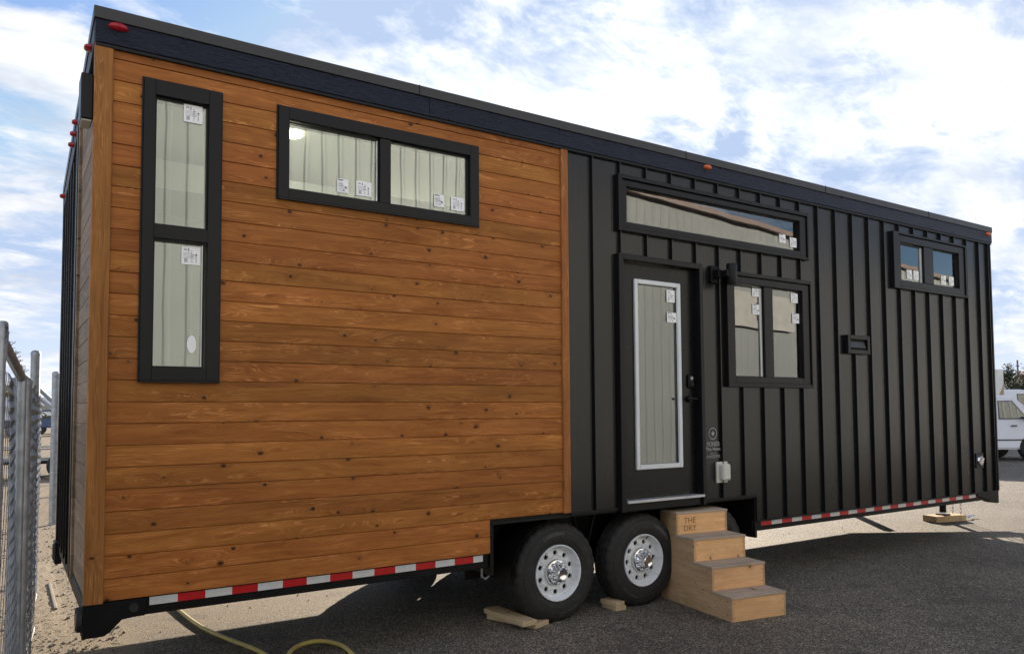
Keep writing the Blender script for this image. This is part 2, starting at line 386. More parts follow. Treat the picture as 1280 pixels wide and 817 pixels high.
# cedar siding: lap boards with real grooves
def siding(bm, a0, a1, put, holes, ztop, cut=None):
    k = 0; z = Z0; rnd = random.Random(3)
    while z < ztop - .01:
        j = rnd.uniform(-.0015, .0015)
        prof = [(z, .009), (z + .003, .009), (z + .0045, j), (z + H * .5, j - .001), (z + H - .002, j), (z + H, .009)]
        prof = [(min(a, ztop), b2) for a, b2 in prof]
        zz = sorted({v for h in holes for v in h[2:] if z < v < z + H})
        for v in zz:
            for i in range(len(prof) - 1):
                if prof[i][0] < v < prof[i + 1][0]:
                    t = (v - prof[i][0]) / (prof[i + 1][0] - prof[i][0]); prof.insert(i + 1, (v, prof[i][1] * (1 - t) + prof[i + 1][1] * t)); break
        for i in range(len(prof) - 1):
            (za, ya), (zb, yb) = prof[i], prof[i + 1]; cz = (za + zb) / 2
            if zb - za < 1e-6: continue
            end = a1 if not cut or cz > cut[1] else cut[0]
            xs = sorted({a0, end, *[v for h in holes for v in h[:2] if a0 < v < end]})
            for q in range(len(xs) - 1):
                cx = (xs[q] + xs[q + 1]) / 2
                if any(h[0] < cx < h[1] and h[2] < cz < h[3] for h in holes): continue
                bm.faces.new([bm.verts.new(put(*p)) for p in ((xs[q], ya, za), (xs[q + 1], ya, za), (xs[q + 1], yb, zb), (xs[q], yb, zb))])
        z += H; k += 1
shr = lambda o, m=.006: (o[0] + m, o[1] - m, o[2] + m, o[3] - m)
bm = B(); siding(bm, .088, 3.232, lambda a, d, z: (a, d, z), [shr(OP['tall']), shr(OP['wide'])], ZF + .004, (HX0, Z0 + 2 * H))
mk('wood_siding', bm, M['cedar'], house)
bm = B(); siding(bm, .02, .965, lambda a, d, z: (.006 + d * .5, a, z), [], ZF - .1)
mk('end_wood_siding', bm, M['cedar_end'], house, label='cedar siding round the corner, grey sky sheen put into its colour')
bm = B(); prism(bm, [(-.008, -.018), (.086, -.018), (.086, .012), (.014, .012), (.014, .05), (-.008, .05)], 'z', Z0 - .006, ZF + .002); mk('corner_board', bm, M['cedar_trim'], house, bevel=.003)
boxpart('edge_board', M['cedar_trim'], house, 3.232, 3.298, -.020, .012, Z0 + 2 * H - .004, ZF + .002)
# black metal wall, near side
mh = [shr(OP[k]) for k in ('long', 'door', 'square', 'small')]
bm = B()
wallsheet(bm, 3.298, LEN, .835, ZF + .004, .004, mh + []); wallsheet(bm, HX1, LEN, Z0, .835, .004, [])
caso = [(3.806, 6.305, 3.105, 3.578), (3.795, 4.772, .78, 2.915), (5.09, 6.32, 1.83, 2.895), (7.80, 9.365, 2.955, 3.592), (6.90, 7.29, 2.195, 2.392)]
def rib(bm, x, z0, z1):
    segs = [(z0, z1)]
    for c in caso:
        if c[0] - .004 < x < c[1] + .004:
            ns = []
            for a, b2 in segs:
                if b2 <= c[2] or a >= c[3]: ns.append((a, b2)); continue
                if a < c[2]: ns.append((a, c[2]))
                if b2 > c[3]: ns.append((c[3], b2))
            segs = ns
    for a, b2 in segs:
        if b2 - a > .01:
            box(bm, x - .004, x + .004, -.024, .003, a, b2)
for i in range(22):
    x = RX0 + RS * i
    rib(bm, x, .838 if x < HX1 else Z0 + .004, ZF - .02)
rib(bm, 9.93, Z0 + .004, ZF - .02)
mk('metal_siding', bm, M['panel'], house)
bm = B(); box(bm, 3.30, HX1 - .001, -.012, .003, .815, .836); box(bm, HX1, LEN, -.012, .003, Z0 - .012, Z0 + .004); box(bm, HX1 - .014, HX1 + .006, -.012, .003, Z0 + .0045, .8145)
box(bm, 9.985, 10.012, -.016, .02, Z0, ZF); box(bm, 3.30, 10.0, -.014, .003, ZF - .022, ZF - .002)
mk('metal_edge_trim', bm, M['frame'], house, bevel=.002)
# end metal wall
bm = B(); bm.faces.new([bm.verts.new(p) for p in ((.008, 1.09, Z0 - .03), (.008, WID, Z0 - .03), (.008, WID, 3.40), (.008, 1.09, 3.60))])
for i in range(6): box(bm, -.014, .008, 1.2 + .27 * i - .005, 1.2 + .27 * i + .005, Z0 - .02, 3.42)
box(bm, -.016, .02, WID - .03, WID + .005, Z0 - .04, 3.44)
mk('end_metal_siding', bm, M['panel'], house)
boxpart('end_trim_board', M['cedar_end'], house, -.012, .02, .965, 1.03, Z0 - .03, 3.64)
boxpart('end_trim_strip', M['frame'], house, -.018, .02, 1.032, 1.09, Z0 - .03, 3.62)
# back wall and far end (closed box)
bm = B(); wallsheet(bm, 0, LEN, Z0, 3.38, WID, [(1.6, 2.6, 2.3, 3.0), (6.2, 6.9, 2.0, 2.9)])
bm.faces.new([bm.verts.new(p) for p in ((LEN, 0, Z0), (LEN, WID, Z0), (LEN, WID, 3.4), (LEN, 0, 3.72))])
mk('rear_metal_siding', bm, M['panel'], house)
# roof, fascia and cap; roof falls 0.37 m to the back
SL = -.365 / WID
def rz_(y): return SL * y
bm = B()
for (x0, x1) in ((-.010, 2.07), (2.0725, 6.43), (6.4325, 10.03)): box(bm, x0, x1, -.028, -.004, ZF + .004, ZC)
mk('fascia_board', bm, M['fascia'], house, bevel=.002)
boxpart('fascia_ledge', M['frame'], house, -.006, 10.025, -.022, -.0042, ZF - .018, ZF + .002, bevel=.002)
bm = B(); prism(bm, [(-.0038, ZF + .004), (WID + .03, ZF + rz_(WID)), (WID + .03, ZC + rz_(WID)), (-.0038, ZC)], 'x', -.012, .010); mk('end_fascia_board', bm, M['fascia'], house, bevel=.002)
bm = B(); prism(bm, [(-.0038, ZF + .004), (WID + .03, ZF + rz_(WID)), (WID + .03, ZC + rz_(WID)), (-.0038, ZC)], 'x', 10.012, 10.03); mk('front_fascia_board', bm, M['fascia'], house, bevel=.002)
bm = B(); prism(bm, [(-.034, ZC + .003), (-.026, ZC + .003), (WID + .02, ZC + .003 + rz_(WID)), (WID + .06, ZC - .02 + rz_(WID)), (WID + .06, ZT + rz_(WID)), (-.034, ZT)], 'x', -.018, 10.036); 
mk('roof', bm, M['cap'], house, bevel=.003)
bm = B()
for x in [.45 + .92 * i for i in range(11)]: box(bm, x, x + .012, -.040, -.026, ZC - .006, ZC + .006)
for x in (1.99, 4.6, 6.6, 8.55): box(bm, x, x + .004, -.037, -.030, ZC + .003, ZT + .002)
mk('roof_fastener', bm, M['frame'], house)
# interior shell
IY0, IY1, IZ0, IZ1 = .125, WID - .1, .86, 3.66
bm = B(); hs = [shr(OP[k], -.001) for k in OP]
wallsheet(bm, .1, LEN - .1, IZ0, IZ1, IY0, hs)
wallsheet(bm, .1, LEN - .1, IZ0, 3.38, IY1, [(1.6, 2.6, 2.3, 3.0), (6.2, 6.9, 2.0, 2.9)])
for x in (.1, 3.28, 7.0, LEN - .1):
    bm.faces.new([bm.verts.new(p) for p in ((x, IY0, IZ0), (x, IY1, IZ0), (x, IY1, 3.38), (x, IY0, IZ1))])
bm.faces.new([bm.verts.new(p) for p in ((.1, IY0, IZ1), (LEN - .1, IY0, IZ1), (LEN - .1, IY1, 3.38), (.1, IY1, 3.38))])
box(bm, .11, 3.27, 1.0, 1.12, 3.2, 3.40); 
mk('interior_wall', bm, M['interior'], house)
bm = B(); wallsheet  # floor
bm.faces.new([bm.verts.new(p) for p in ((.05, .02, IZ0), (LEN - .02, .02, IZ0), (LEN - .02, WID - .02, IZ0), (.05, WID - .02, IZ0))])
box(bm, .02, LEN - .02, .015, WID - .015, .80, .855); box(bm, .02, HX0 - .02, .015, WID - .015, .60, .80); box(bm, HX1 + .02, LEN - .02, .015, WID - .015, .60, .80)
mk('floor_deck', bm, M['under'], house)
bm = B(); box(bm, 4.2, 6.6, 2.0, 2.54, .87, 1.75); box(bm, 4.3, 4.9, 1.95, 2.54, 1.76, 2.1); box(bm, 1.0, 3.1, .9, 2.4, .87, 1.4); box(bm, 4.05, 4.4, .9, 1.3, .87, 1.25)
mk('interior_cabinet', bm, M['interior_dark'], house)
for i, (x, y) in enumerate([(1.287, .566), (5.15, 1.03), (6.31, 1.02), (2.6, 1.6), (8.6, 1.2), (4.4, 2.0)]):
    zc = IZ1 - .006 - (IZ1 - 3.38) * (y - IY0) / (IY1 - IY0)
    bm = B(); lathe(bm, [(.001, zc - .012), (.062, zc - .012), (.066, zc - .004)], 20, 'z', (x, y, 0)); mk('ceiling_lamp', bm, M['led'], house)
    la = bpy.data.lights.new('ceiling_light', 'POINT'); la.energy = (2.4, 7., 7., 2.4, 11., 6.)[i]; la.color = (1, .90, .74); la.shadow_soft_size = .06
    lo = bpy.data.objects.new('ceiling_light', la); COL.objects.link(lo); lo.location = (x, y, zc - .45); lo.parent = house

# windows ----------------------------------------------------------------
def sticker(win, x, z, w, h, kind=0):
    y = .034 if win.name.startswith('door') else .0125
    bm = B(); box(bm, x, x + w, y - .004, y - .002, z, z + h); s = mk('sticker', bm, M['label'], win)
    r = random.Random(int(x * 1000)); bm = B(); y1 = y - .0046
    def q(a, b2, c, d): bm.faces.new([bm.verts.new((x + a * w, y1, z + c * h)) for a, c in ((a, c), (b2, c), (b2, d), (a, d))])
    if kind == 0:
        for i in range(3): q(.16 + .06 * i, .19 + .06 * i, .12, .34)
        q(.36, .40, .72, .9); q(.12, .30, .80, .83); q(.12, .28, .87, .89)
        q(.74, .82, .52, .62)
        for i in range(6): q(.75, .79 + .02 * (i % 2), .14 + .06 * i, .17 + .06 * i)
        for i in range(7): q(.50, .56 + r.random() * .08, .15 + .1 * i, .175 + .1 * i)
    else:
        q(.06, .55, .88, .95)
        for i in range(6): q(.1, .4 + r.random() * .45, .12 + .12 * i, .14 + .12 * i)
        q(.65, .85, .40, .47); q(.70, .9, .33, .38); q(.55, .63, .14, .22)
    for i in range(5): q(.1, .5 + .3 * r.random(), .36 + .07 * i, .372 + .07 * i)
    mk('label_print', bm, M['ink'], win)
def pane(win, x0, x1, z0, z1, y=.016):
    bm = B(); box(bm, x0 - .004, x1 + .004, y, y + .006, z0 - .004, z1 + .004); mk('pane', bm, M['glass'], win)
def window(name_bars, o, panes, casing=None, light_bar=None, yo=-.026, label=None):
    x0, x1, z0, z1 = o
    bm = B()
    # frame built from the ring around each pane: outer ring then mullions
    pz0, pz1 = min(p[2] for p in panes), max(p[3] for p in panes); px0, px1 = min(p[0] for p in panes), max(p[1] for p in panes)
    box(bm, x0, px0, yo, .12, z0, z1); box(bm, px1, x1, yo, .12, z0, z1)
    box(bm, px0, px1, yo, .12, z0, pz0); box(bm, px0, px1, yo, .12, pz1, z1)
    w = mk('window', bm, M['frame'], house, bevel=.002, label=label)
    bm = B()
    for a in name_bars: box(bm, a[0], a[1], yo + .004, .115, a[2], a[3])
    if name_bars: mk('mullion', bm, M['frame'], w, bevel=.002)
    # glazing bead
    bm = B()
    for p in panes:
        ringrect(bm, p[0], p[1], p[2], p[3], .010, .002, .0155)
    mk('glazing_bead', bm, M['frame'], w)
    bm = B(); box(bm, x0 - .009, x0 - .001, -.012, .012, z0 - .012, z1 + .009); box(bm, x1 + .001, x1 + .009, -.012, .012, z0 - .012, z1 + .009)
    box(bm, x0 - .0005, x1 + .0005, -.012, .012, z1 + .001, z1 + .009); box(bm, x0 - .0005, x1 + .0005, -.030, .012, z0 - .012, z0 - .001)
    mk('outer_flange', bm, M['frame'], w)
    for p in panes: pane(w, *p)
    if casing:
        bm = B(); c = casing
        box(bm, c[0], x0 - .010, -.040, .003, c[2], c[3]); box(bm, x1 + .010, c[1], -.040, .003, c[2], c[3])
        box(bm, x0 - .0095, x1 + .0095, -.040, .003, c[2], z0 - .013); box(bm, x0 - .0095, x1 + .0095, -.040, .003, z1 + .010, c[3])
        mk('casing', bm, M['frame'], w, bevel=.002)
    if light_bar:
        a = light_bar; bm = B(); box(bm, *a); mk('sash_edge', bm, M['sill'], w)
    return w
w = window([(.306, .603, 2.634, 2.712)], OP['tall'], [(.306, .602, 2.712, 3.468), (.306, .592, 1.888, 2.630)], light_bar=(.574, .579, .004, .013, 1.9, 2.62), label='tall narrow black window with two stacked panes')
sticker(w, .463, 3.352, .105, .106); sticker(w, .462, 2.500, .105, .106)
bm = B(); lathe(bm, [(.001, .010), (.026, .010)], 20, 'y', (.525, 0, 2.03)); 
for v in bm.verts: v.co.z = 2.03 + (v.co.z - 2.03) * 2
mk('oval_sticker', bm, M['label'], w)
w = window([(1.704, 1.781, 3.036, 3.476)], OP['wide'], [(1.083, 1.704, 3.036, 3.474), (1.781, 2.406, 3.036, 3.480)], light_bar=(1.686, 1.692, .004, .013, 3.05, 3.46), label='wide black two pane window high in the cedar')
for x, z, k in ((1.411, 3.072, 1), (2.127, 3.076, 1)): sticker(w, x, z, .078, .09, k)
for x, z, k in ((1.545, 3.070, 0), (2.263, 3.068, 0)): sticker(w, x, z, .108, .098, k)
w = window([], OP['long'], [(3.905, 6.18, 3.185, 3.487)], casing=caso[0], label='long narrow transom window above the door')
sticker(w, 5.909, 3.25, .09, .085, 1); sticker(w, 6.070, 3.225, .10, .095, 0)
w = window([(5.622, 5.746, 1.925, 2.785)], OP['square'], [(5.205, 5.622, 1.925, 2.78), (5.746, 6.195, 1.925, 2.79)], casing=caso[2], light_bar=(5.585, 5.612, .002, .013, 1.93, 2.77), label='near square black slider window right of the door')
for x, z, k in ((5.49, 2.69, 0), (5.49, 2.52, 1), (6.06, 2.67, 0), (6.075, 2.47, 1)): sticker(w, x, z, .105, .095, k)
w = window([(8.445, 8.64, 3.06, 3.48)], OP['small'], [(7.958, 8.445, 3.055, 3.476), (8.64, 9.212, 3.06, 3.485)], casing=caso[3], light_bar=(8.40, 8.435, .002, .013, 3.06, 3.47), label='small black slider window near the far end')
for x, z, k in ((8.13, 3.09, 1), (8.27, 3.09, 0), (8.86, 3.09, 1), (9.04, 3.09, 0)): sticker(w, x, z, .10, .105, k)

# door -------------------------------------------------------------------
x0, x1, z0, z1 = OP['door']
GX0, GX1, GZ0, GZ1 = 4.012, 4.548, 1.130, 2.728
bm = B(); box(bm, x0 + .004, GX0 + .01, .03, .075, z0 + .01, z1 - .012); box(bm, GX1 - .01, x1 - .006, .03, .075, z0 + .01, z1 - .012)
box(bm, GX0 + .01, GX1 - .01, .03, .075, z0 + .01, GZ0 + .01); box(bm, GX0 + .01, GX1 - .01, .03, .075, GZ1 - .01, z1 - .012)
door = mk('door', bm, M['door'], house)
bm = B(); ringrect(bm, GX0, GX1, GZ0, GZ1, .038, .010, .034); mk('glass_frame', bm, M['white_pl'], door, bevel=.004)
bm = B(); box(bm, GX0 + .03, GX1 - .03, .040, .046, GZ0 + .03, GZ1 - .03); mk('pane', bm, M['glass'], door)
sticker(door, 4.40, 2.56, .095, .105, 0); sticker(door, 4.40, 2.385, .11, .085, 1)
c = caso[1]
bm = B(); box(bm, c[0], x0 + .002, -.045, .12, c[2] + .02, c[3]); box(bm, x1 - .004, c[1], -.045, .12, c[2] + .02, c[3]); box(bm, x0 + .0025, x1 - .0045, -.045, .12, z1 - .008, c[3])
mk('door_casing', bm, M['frame'], house, bevel=.003)
boxpart('door_sill', M['sill'], house, 3.848, 4.735, -.060, .10, .868, .890)
boxpart('door_kick_board', M['frame'], house, 3.8475, 4.735, -.020, .10, .80, .866)
bm = B(); box(bm, 4.628, 4.690, .004, .030, 1.815, 1.935); mk('keypad_lock', bm, M['frame'], door, bevel=.012)
bm = B(); lathe(bm, [(.001, .0), (.020, .0), (.022, .004), (.022, .03)], 20, 'y', (4.660, -.004, 1.852)); mk('lock_knob', bm, M['chassis'], door, smooth=40)
bm = B(); box(bm, 4.646, 4.674, -.0005, .006, 1.89, 1.915); mk('keypad', bm, M['print'], door)
bm = B(); lathe(bm, [(.001, .004), (.026, .004), (.028, .010), (.028, .03)], 20, 'y', (4.645, 0, 1.72)); tube(bm, [(4.645, .01, 1.72), (4.645, -.045, 1.72), (4.655, -.052, 1.72), (4.55, -.055, 1.72)], .009, 8)
tube(bm, [(4.645, -.02, 1.72), (4.70, -.02, 1.72)], .007, 8)
mk('door_handle', bm, M['chassis'], door, smooth=40)
# up-and-down sconce by the door
bm = B(); lathe(bm, [(.001, 2.745), (.045, 2.745), (.048, 2.75), (.048, 2.925), (.045, 2.93), (.001, 2.93)], 28, 'z', (5.045, -.135, 0)); sc = mk('wall_lamp', bm, M['frame'], house, smooth=35)
bm = B(); box(bm, 4.90, 4.99, -.026, .002, 2.76, 2.92); box(bm, 4.925, 4.965, -.09, -.0262, 2.80, 2.88); box(bm, 4.9652, 5.03, -.15, -.07, 2.81, 2.87); mk('lamp_bracket', bm, M['chassis'], sc, bevel=.004)
# end wall sconce
bm = B(); prism(bm, [(-.07, 3.27), (-.0085, 3.27), (-.0085, 3.53), (-.07, 3.53)], 'y', .02, .19)
mk('end_wall_lamp', bm, M['frame'], house, bevel=.006)
bm = B(); box(bm, -.064, -.016, .03, .18, 3.262, 3.2695); mk('lamp_lens', bm, M['lampglass'], house)
# vent hood
bm = B(); c = caso[4]; ringrect(bm, c[0], c[1], c[2], c[3], .045, -.045, .003); vt = mk('exhaust_vent', bm, M['frame'], house, bevel=.004, label='small framed exhaust vent')
bm = B(); box(bm, c[0] + .046, c[1] - .046, -.010, .0025, c[2] + .046, c[3] - .046); mk('vent_back', bm, M['under'], vt)
bm = B(); prism(bm, [(-.036, 2.262), (-.030, 2.258), (-.012, 2.325), (-.018, 2.327)], 'x', c[0] + .055, c[1] - .065)
mk('vent_flap', bm, M['cap'], vt)
# outlet box and logo
bm = B(); box(bm, 4.935, 5.075, -.018, .003, .972, 1.158); ob = mk('outlet_box', bm, M['beige_pl'], house, bevel=.004)
bm = B(); box(bm, 4.962, 5.055, -.075, -.0185, .995, 1.140); mk('outlet_cover', bm, M['beige_pl'], ob, bevel=.012)
bm = B()
yl = .001
def flat(cx, cz, sx=1): return lambda u, v: (cx + u * sx, yl, cz + v)
lathe(bm, [(.046, yl), (.053, yl)], 36, 'y', (4.91, 0, 1.412)); 
a = []
for i in range(10):
    r_ = .027 if i % 2 == 0 else .011; t = math.pi / 2 + i * math.pi / 5; a.append(bm.verts.new((4.91 + r_ * math.cos(t), yl, 1.412 + r_ * math.sin(t))))
bm.faces.new(a)
addtext(bm, 'PIONEER', .056, flat(4.912, 1.300, .75), bold=.0008)
addtext(bm, 'Tiny Home', .040, flat(4.912, 1.262), bold=.001)
addtext(bm, 'made to be', .018, flat(4.912, 1.232))
addtext(bm, 'AWESOME', .040, flat(4.912, 1.195, .92))
mk('company_logo', bm, M['print'], house)
# shore power inlet
bm = B(); box(bm, 9.46, 9.64, -.020, .003, .895, 1.075); si = mk('power_inlet', bm, M['frame'], house, bevel=.006)
bm = B(); lathe(bm, [(.001, -.030), (.030, -.030), (.034, -.036), (.055, -.036), (.060, -.0205)], 24, 'y', (9.555, 0, .985)); tube(bm, [(9.555, -.04, .985), (9.575, -.05, 1.01)], .012, 8)
mk('inlet_cap', bm, M['chrome'], si, smooth=40)
# marker lights
def marker(x, mat, w=.052, label=None):
    bm = B(); lathe(bm, [(.001, -.058), (.55, -.055), (.85, -.047), (1, -.036), (1.06, -.0285)], 28, 'y', (0, 0, 0))
    for v in bm.verts: v.co.x = x + v.co.x * w; v.co.z = 3.808 + v.co.z * .022
    mk('marker_light', bm, mat, house, smooth=50, label=label)
marker(.105, M['redlens'], .050, 'red oval marker light at the wood end'); marker(4.873, M['amber'], .045, 'amber marker light over the long window'); marker(9.93, M['amber'], .05, 'amber marker light at the far end')
for y, w_ in ((.20, .04), (1.16, .026), (1.34, .026), (1.52, .026), (2.52, .035)):
    bm = B(); lathe(bm, [(.001, -.050), (.6, -.047), (.9, -.036), (1, -.0125)], 20, 'x')
    for v in bm.verts: v.co.y = y + v.co.y * w_; v.co.z = 3.775 + rz_(y) + v.co.z * .020
    mk('marker_light', bm, M['redlens'], house, smooth=50)
# chassis ---------------------------------------------------------------
bm = B()
box(bm, .0, HX0 + .045, .02, .09, .495, .594); box(bm, HX1 - .04, LEN - .02, .02, .09, .495, .594)
box(bm, .0, LEN - .02, WID - .09, WID - .02, .52, .594)
for y in (.62, 1.95): box(bm, .02, LEN - .05, y, y + .09, .47, .79)
for x in [.05 + .61 * i for i in range(17)]:
    if not HX0 - .1 < x < HX1: box(bm, x, x + .05, .092, WID - .092, .50, .594)
box(bm, .0, .06, .02, WID - .02, .50, .594)
mk('chassis', bm, M['chassis'], house, bevel=.003)
bm = B()  # corner bumper brackets
prism(bm, [(-.012, .41), (.095, .41), (.125, .43), (.18, .4945), (.30, .4945), (.30, .592), (-.012, .592)], 'y', .0, .12); mk('corner_bumper', bm, M['chassis'], house, bevel=.005)
bm = B(); prism(bm, [(-.03, .42), (.02, .42), (.02, .592), (-.03, .592)], 'y', 2.45, 2.66); mk('corner_bumper', bm, M['chassis'], house, bevel=.005)
bm = B(); prism(bm, [(9.50, .55), (9.75, .505), (9.90, .455), (9.97, .44), (10.02, .44), (10.02, .592), (9.50, .592)], 'y', .0, .12); mk('corner_bumper', bm, M['chassis'], house, bevel=.005)
for y in (.065, 2.56):
    bm = B(); lathe(bm, [(.001, -.040), (.038, -.038), (.050, -.030), (.056, -.0125)], 24, 'x', (0, y, .505)); tl = mk('tail_lamp', bm, M['redlens'], house, smooth=40)
    bm = B(); lathe(bm, [(.0565, -.040), (.066, -.036), (.070, -.0125)], 24, 'x', (0, y, .505)); mk('lamp_ring', bm, M['rubber'], tl, smooth=40)
bm = B(); lathe(bm, [(.001, -.008), (.022, -.008), (.026, -.001)], 20, 'y', (.24, 0, .545)); mk('side_lamp', bm, M['rubber'], house)
# conspicuity tape
for nm, x0t, x1t, zb, zt, dz in (('reflective_tape', .322, 2.52, .545, .590, 0), ('reflective_tape', 5.552, 9.70, .540, .590, 1)):
    bm = B(); xs = []; x = x0t; s = .1515; k = 0
    while x < x1t - .01:
        L_ = s if not (k == 0 and not dz) else .149
        xe = min(x + L_, x1t)
        f = bm.faces.new([bm.verts.new(p) for p in ((x, .017 - .0, zb), (xe, .017, zb), (xe, .017, zt), (x, .017, zt))]); f.material_index = (k + (1 if dz else 0)) % 2
        x = xe; k += 1
    mk(nm, bm, [M['whiteref'], M['red']], house)
# tape bar it is mounted on
bm = B(); box(bm, .31, HX0, .0175, .0195, .540, .5935); box(bm, HX1 + .02, 9.72, .0175, .0195, .536, .5935); mk('tape_backing', bm, M['chassis'], house)
# wheel well liner and fenders
bm = B()
box(bm, HX0 + .002, HX0 + .030, .0, .38, .44, .826); box(bm, HX1 - .030, HX1 - .002, .0, .38, .44, .826)
box(bm, HX0 + .032, HX1 - .032, .42, .44, .33, .80)  # inner panel, extended down to block the sunlit gap between the tyres
box(bm, HX0 - .0, 3.298, .001, .02, .822, .838)
mk('wheel_well', bm, M['chassis'], house)
bm = B()
AX = (3.224, 4.110, 4.975)
for s0 in (0,):
    for ang in range(0, 12):
        t0, t1 = math.pi - ang * math.pi / 24, math.pi - (ang + 1) * math.pi / 24
        p = [(AX[0] + .46 * math.cos(t), .36 + .45 * math.sin(t)) for t in (t0, t1)]
        bm.faces.new([bm.verts.new((p[0][0], .03, p[0][1])), bm.verts.new((p[1][0], .03, p[1][1])), bm.verts.new((p[1][0], .4, p[1][1])), bm.verts.new((p[0][0], .4, p[0][1]))])
for t in range(2):   # struts between wheels
    xx = (AX[t] + AX[t + 1]) / 2
    tube(bm, [(xx - .12, .30, .78), (xx, .30, .40), (xx + .12, .30, .78)], .022, 8)
mk('fender_liner', bm, M['chassis'], house)
bm = B()
for x in AX: tube(bm, [(x, .28, .37), (x, WID - .28, .37)], .05, 12)
mk('axle', bm, M['chassis'], house)

# wheels
RT = .386
def make_wheel():
    bm = B(); lathe(bm, [(.001, .10), (.17, .10), (.17, .20), (.001, .20)], 32, 'y'); w = mk('wheel', bm, M['under'], house, smooth=40)
    # tyre: +y points inboard, outer sidewall at y=0
    N = 160
    prof = [(.213, .022), (.220, .006), (.236, -.001), (.262, -.006), (.300, -.008), (.325, -.002), (.352, .010), (.369, .022), (.3805, .034),
            (RT - .001, .052), (RT, .064), (RT - .008, .066), (RT - .008, .074), (RT, .076), (RT + .001, .104), (RT - .008, .106), (RT - .008, .116), (RT + .001, .118), (RT, .146), (RT - .008, .148), (RT - .008, .156), (RT, .158),
            (RT - .001, .17), (.379, .19), (.355, .215), (.30, .226), (.25, .215), (.213, .195)]
    def mod(i, k):
        if 7 <= i <= 10: return -.007 if (k // 2) % 3 == 0 else 0
        if i in (13, 14, 17, 18): return -.006 if (k // 2) % 4 == (i % 2) * 2 else 0
        if i == 5: return .0006 * math.sin(k * 7)
        return 0
    bm = B(); lathe(bm, prof, N, 'y', closed=False, mod=mod)
    for rr_ in (.262, .332): lathe(bm, [(rr_ - .003, -.0045 if rr_ < .3 else .0005), (rr_, -.0085 if rr_ < .3 else -.0025), (rr_ + .003, -.0055 if rr_ < .3 else .0035)], 96, 'y')
    ty = mk('tyre', bm, M['rubber'], w, smooth=38)
    bm = B()
    def arc(u, v):
        t = math.pi / 2 + .18 - u / .30; r_ = .290 + v; return (r_ * math.cos(t), -.0098, r_ * math.sin(t))
    addtext(bm, 'CARGOMAX', .036, arc, bold=.0012)
    def arc2(u, v):
        t = -math.pi / 2 + .3 + u / .30; r_ = .312 - v; return (r_ * math.cos(t), -.0098, r_ * math.sin(t))
    addtext(bm, 'RADIAL  ST235/80R16', .020, arc2)
    mk('tyre_lettering', bm, M['tyretext'], ty)
    # rim
    bm = B()
    lathe(bm, [(.234, .020), (.2365, .004), (.2345, -.003), (.228, -.004), (.221, .004), (.217, .016), (.214, .030), (.205, .050), (.196, .060), (.190, .058)], 72, 'y')
    D = .050; n = 24; r0_, r1_ = .112, .190
    # disc with ten hand holes
    for s in range(10):
        a0, a1 = s * math.pi / 5, (s + 1) * math.pi / 5; am = (a0 + a1) / 2; rc = .163
        outer = []; m_ = n // 4
        for i in range(m_): outer.append((r0_ + (r1_ - r0_) * i / m_, a1))
        for i in range(m_): outer.append((r1_, a1 + (a0 - a1) * i / m_))
        for i in range(m_): outer.append((r1_ + (r0_ - r1_) * i / m_, a0))
        for i in range(m_): outer.append((r0_, a0 + (a1 - a0) * i / m_))
        yy = lambda r_: D - .014 * math.exp(-((r_ - .14) / .02) ** 2) + (.008 if r_ > .185 else 0)
        cx, cz = rc * math.cos(am), rc * math.sin(am)
        O = [bm.verts.new((r_ * math.cos(t), yy(r_), r_ * math.sin(t))) for r_, t in outer]
        I, J = [], []
        for r_, t in outer:
            px, pz = r_ * math.cos(t) - cx, r_ * math.sin(t) - cz; q = math.hypot(px, pz); hr = .0215
            I.append(bm.verts.new((cx + px / q * hr, D - .004, cz + pz / q * hr))); J.append(bm.verts.new((cx + px / q * hr, D + .014, cz + pz / q * hr)))
        for i in range(n):
            j = (i + 1) % n
            bm.faces.new((O[i], O[j], I[j], I[i])); bm.faces.new((I[i], I[j], J[j], J[i]))
    lathe(bm, [(.112, D), (.104, D - .003), (.09, D - .003)], 60, 'y')
    bmesh.ops.remove_doubles(bm, verts=bm.verts, dist=.0004)
    rim = mk('rim', bm, M['white_steel'], w, smooth=35)
    bm = B(); lathe(bm, [(.001, D + .04), (.20, D + .04)], 40, 'y'); mk('brake_drum', bm, M['under'], w)
    # chrome hub cover with lug nut caps and centre cap
    bm = B(); lathe(bm, [(.110, D - .004), (.110, D - .016), (.104, D - .026), (.092, D - .032), (.074, D - .032), (.066, D - .040), (.060, D - .060), (.052, D - .075), (.049, D - .100), (.044, D - .106), (.040, D - .104), (.001, D - .102)], 48, 'y')
    mk('hub_cap', bm, M['chrome'], w, smooth=30)
    bm = B()
    for k in range(10):
        t = k * math.pi / 5 + .31; lathe(bm, [(.016, D - .030), (.0155, D - .048), (.012, D - .060), (.0005, D - .064)], 8, 'y', (.083 * math.cos(t), 0, .083 * math.sin(t)))
    mk('lug_nut', bm, M['chrome'], w, smooth=60)
    bm = B(); tube(bm, [(-.11, D - .02, .165), (-.125, D - .04, .18), (-.14, D - .045, .19)], .004, 8); mk('valve_stem', bm, M['rubber'], w)
    for ch in w.children:
        if not ch.name.startswith('tyre'):
            for v in ch.data.vertices: v.co.x *= .915; v.co.z *= .915
    return w
w0 = make_wheel(); w0.location = (AX[0], .05, RT - .012)
def copywheel(loc, rz=0, ry=0):
    c = w0.copy(); COL.objects.link(c); c.location = loc; c.rotation_euler = (0, ry, rz)
    for ch in list(w0.children):
        d = ch.copy(); COL.objects.link(d); d.parent = c
        for g in ch.children:
            e = g.copy(); COL.objects.link(e); e.parent = d
for i, a in enumerate(AX):
    if i: copywheel((a, .05, RT - .012), 0, .9 * i)
    copywheel((a, WID - .05, RT - .012), math.pi, .4 * i)
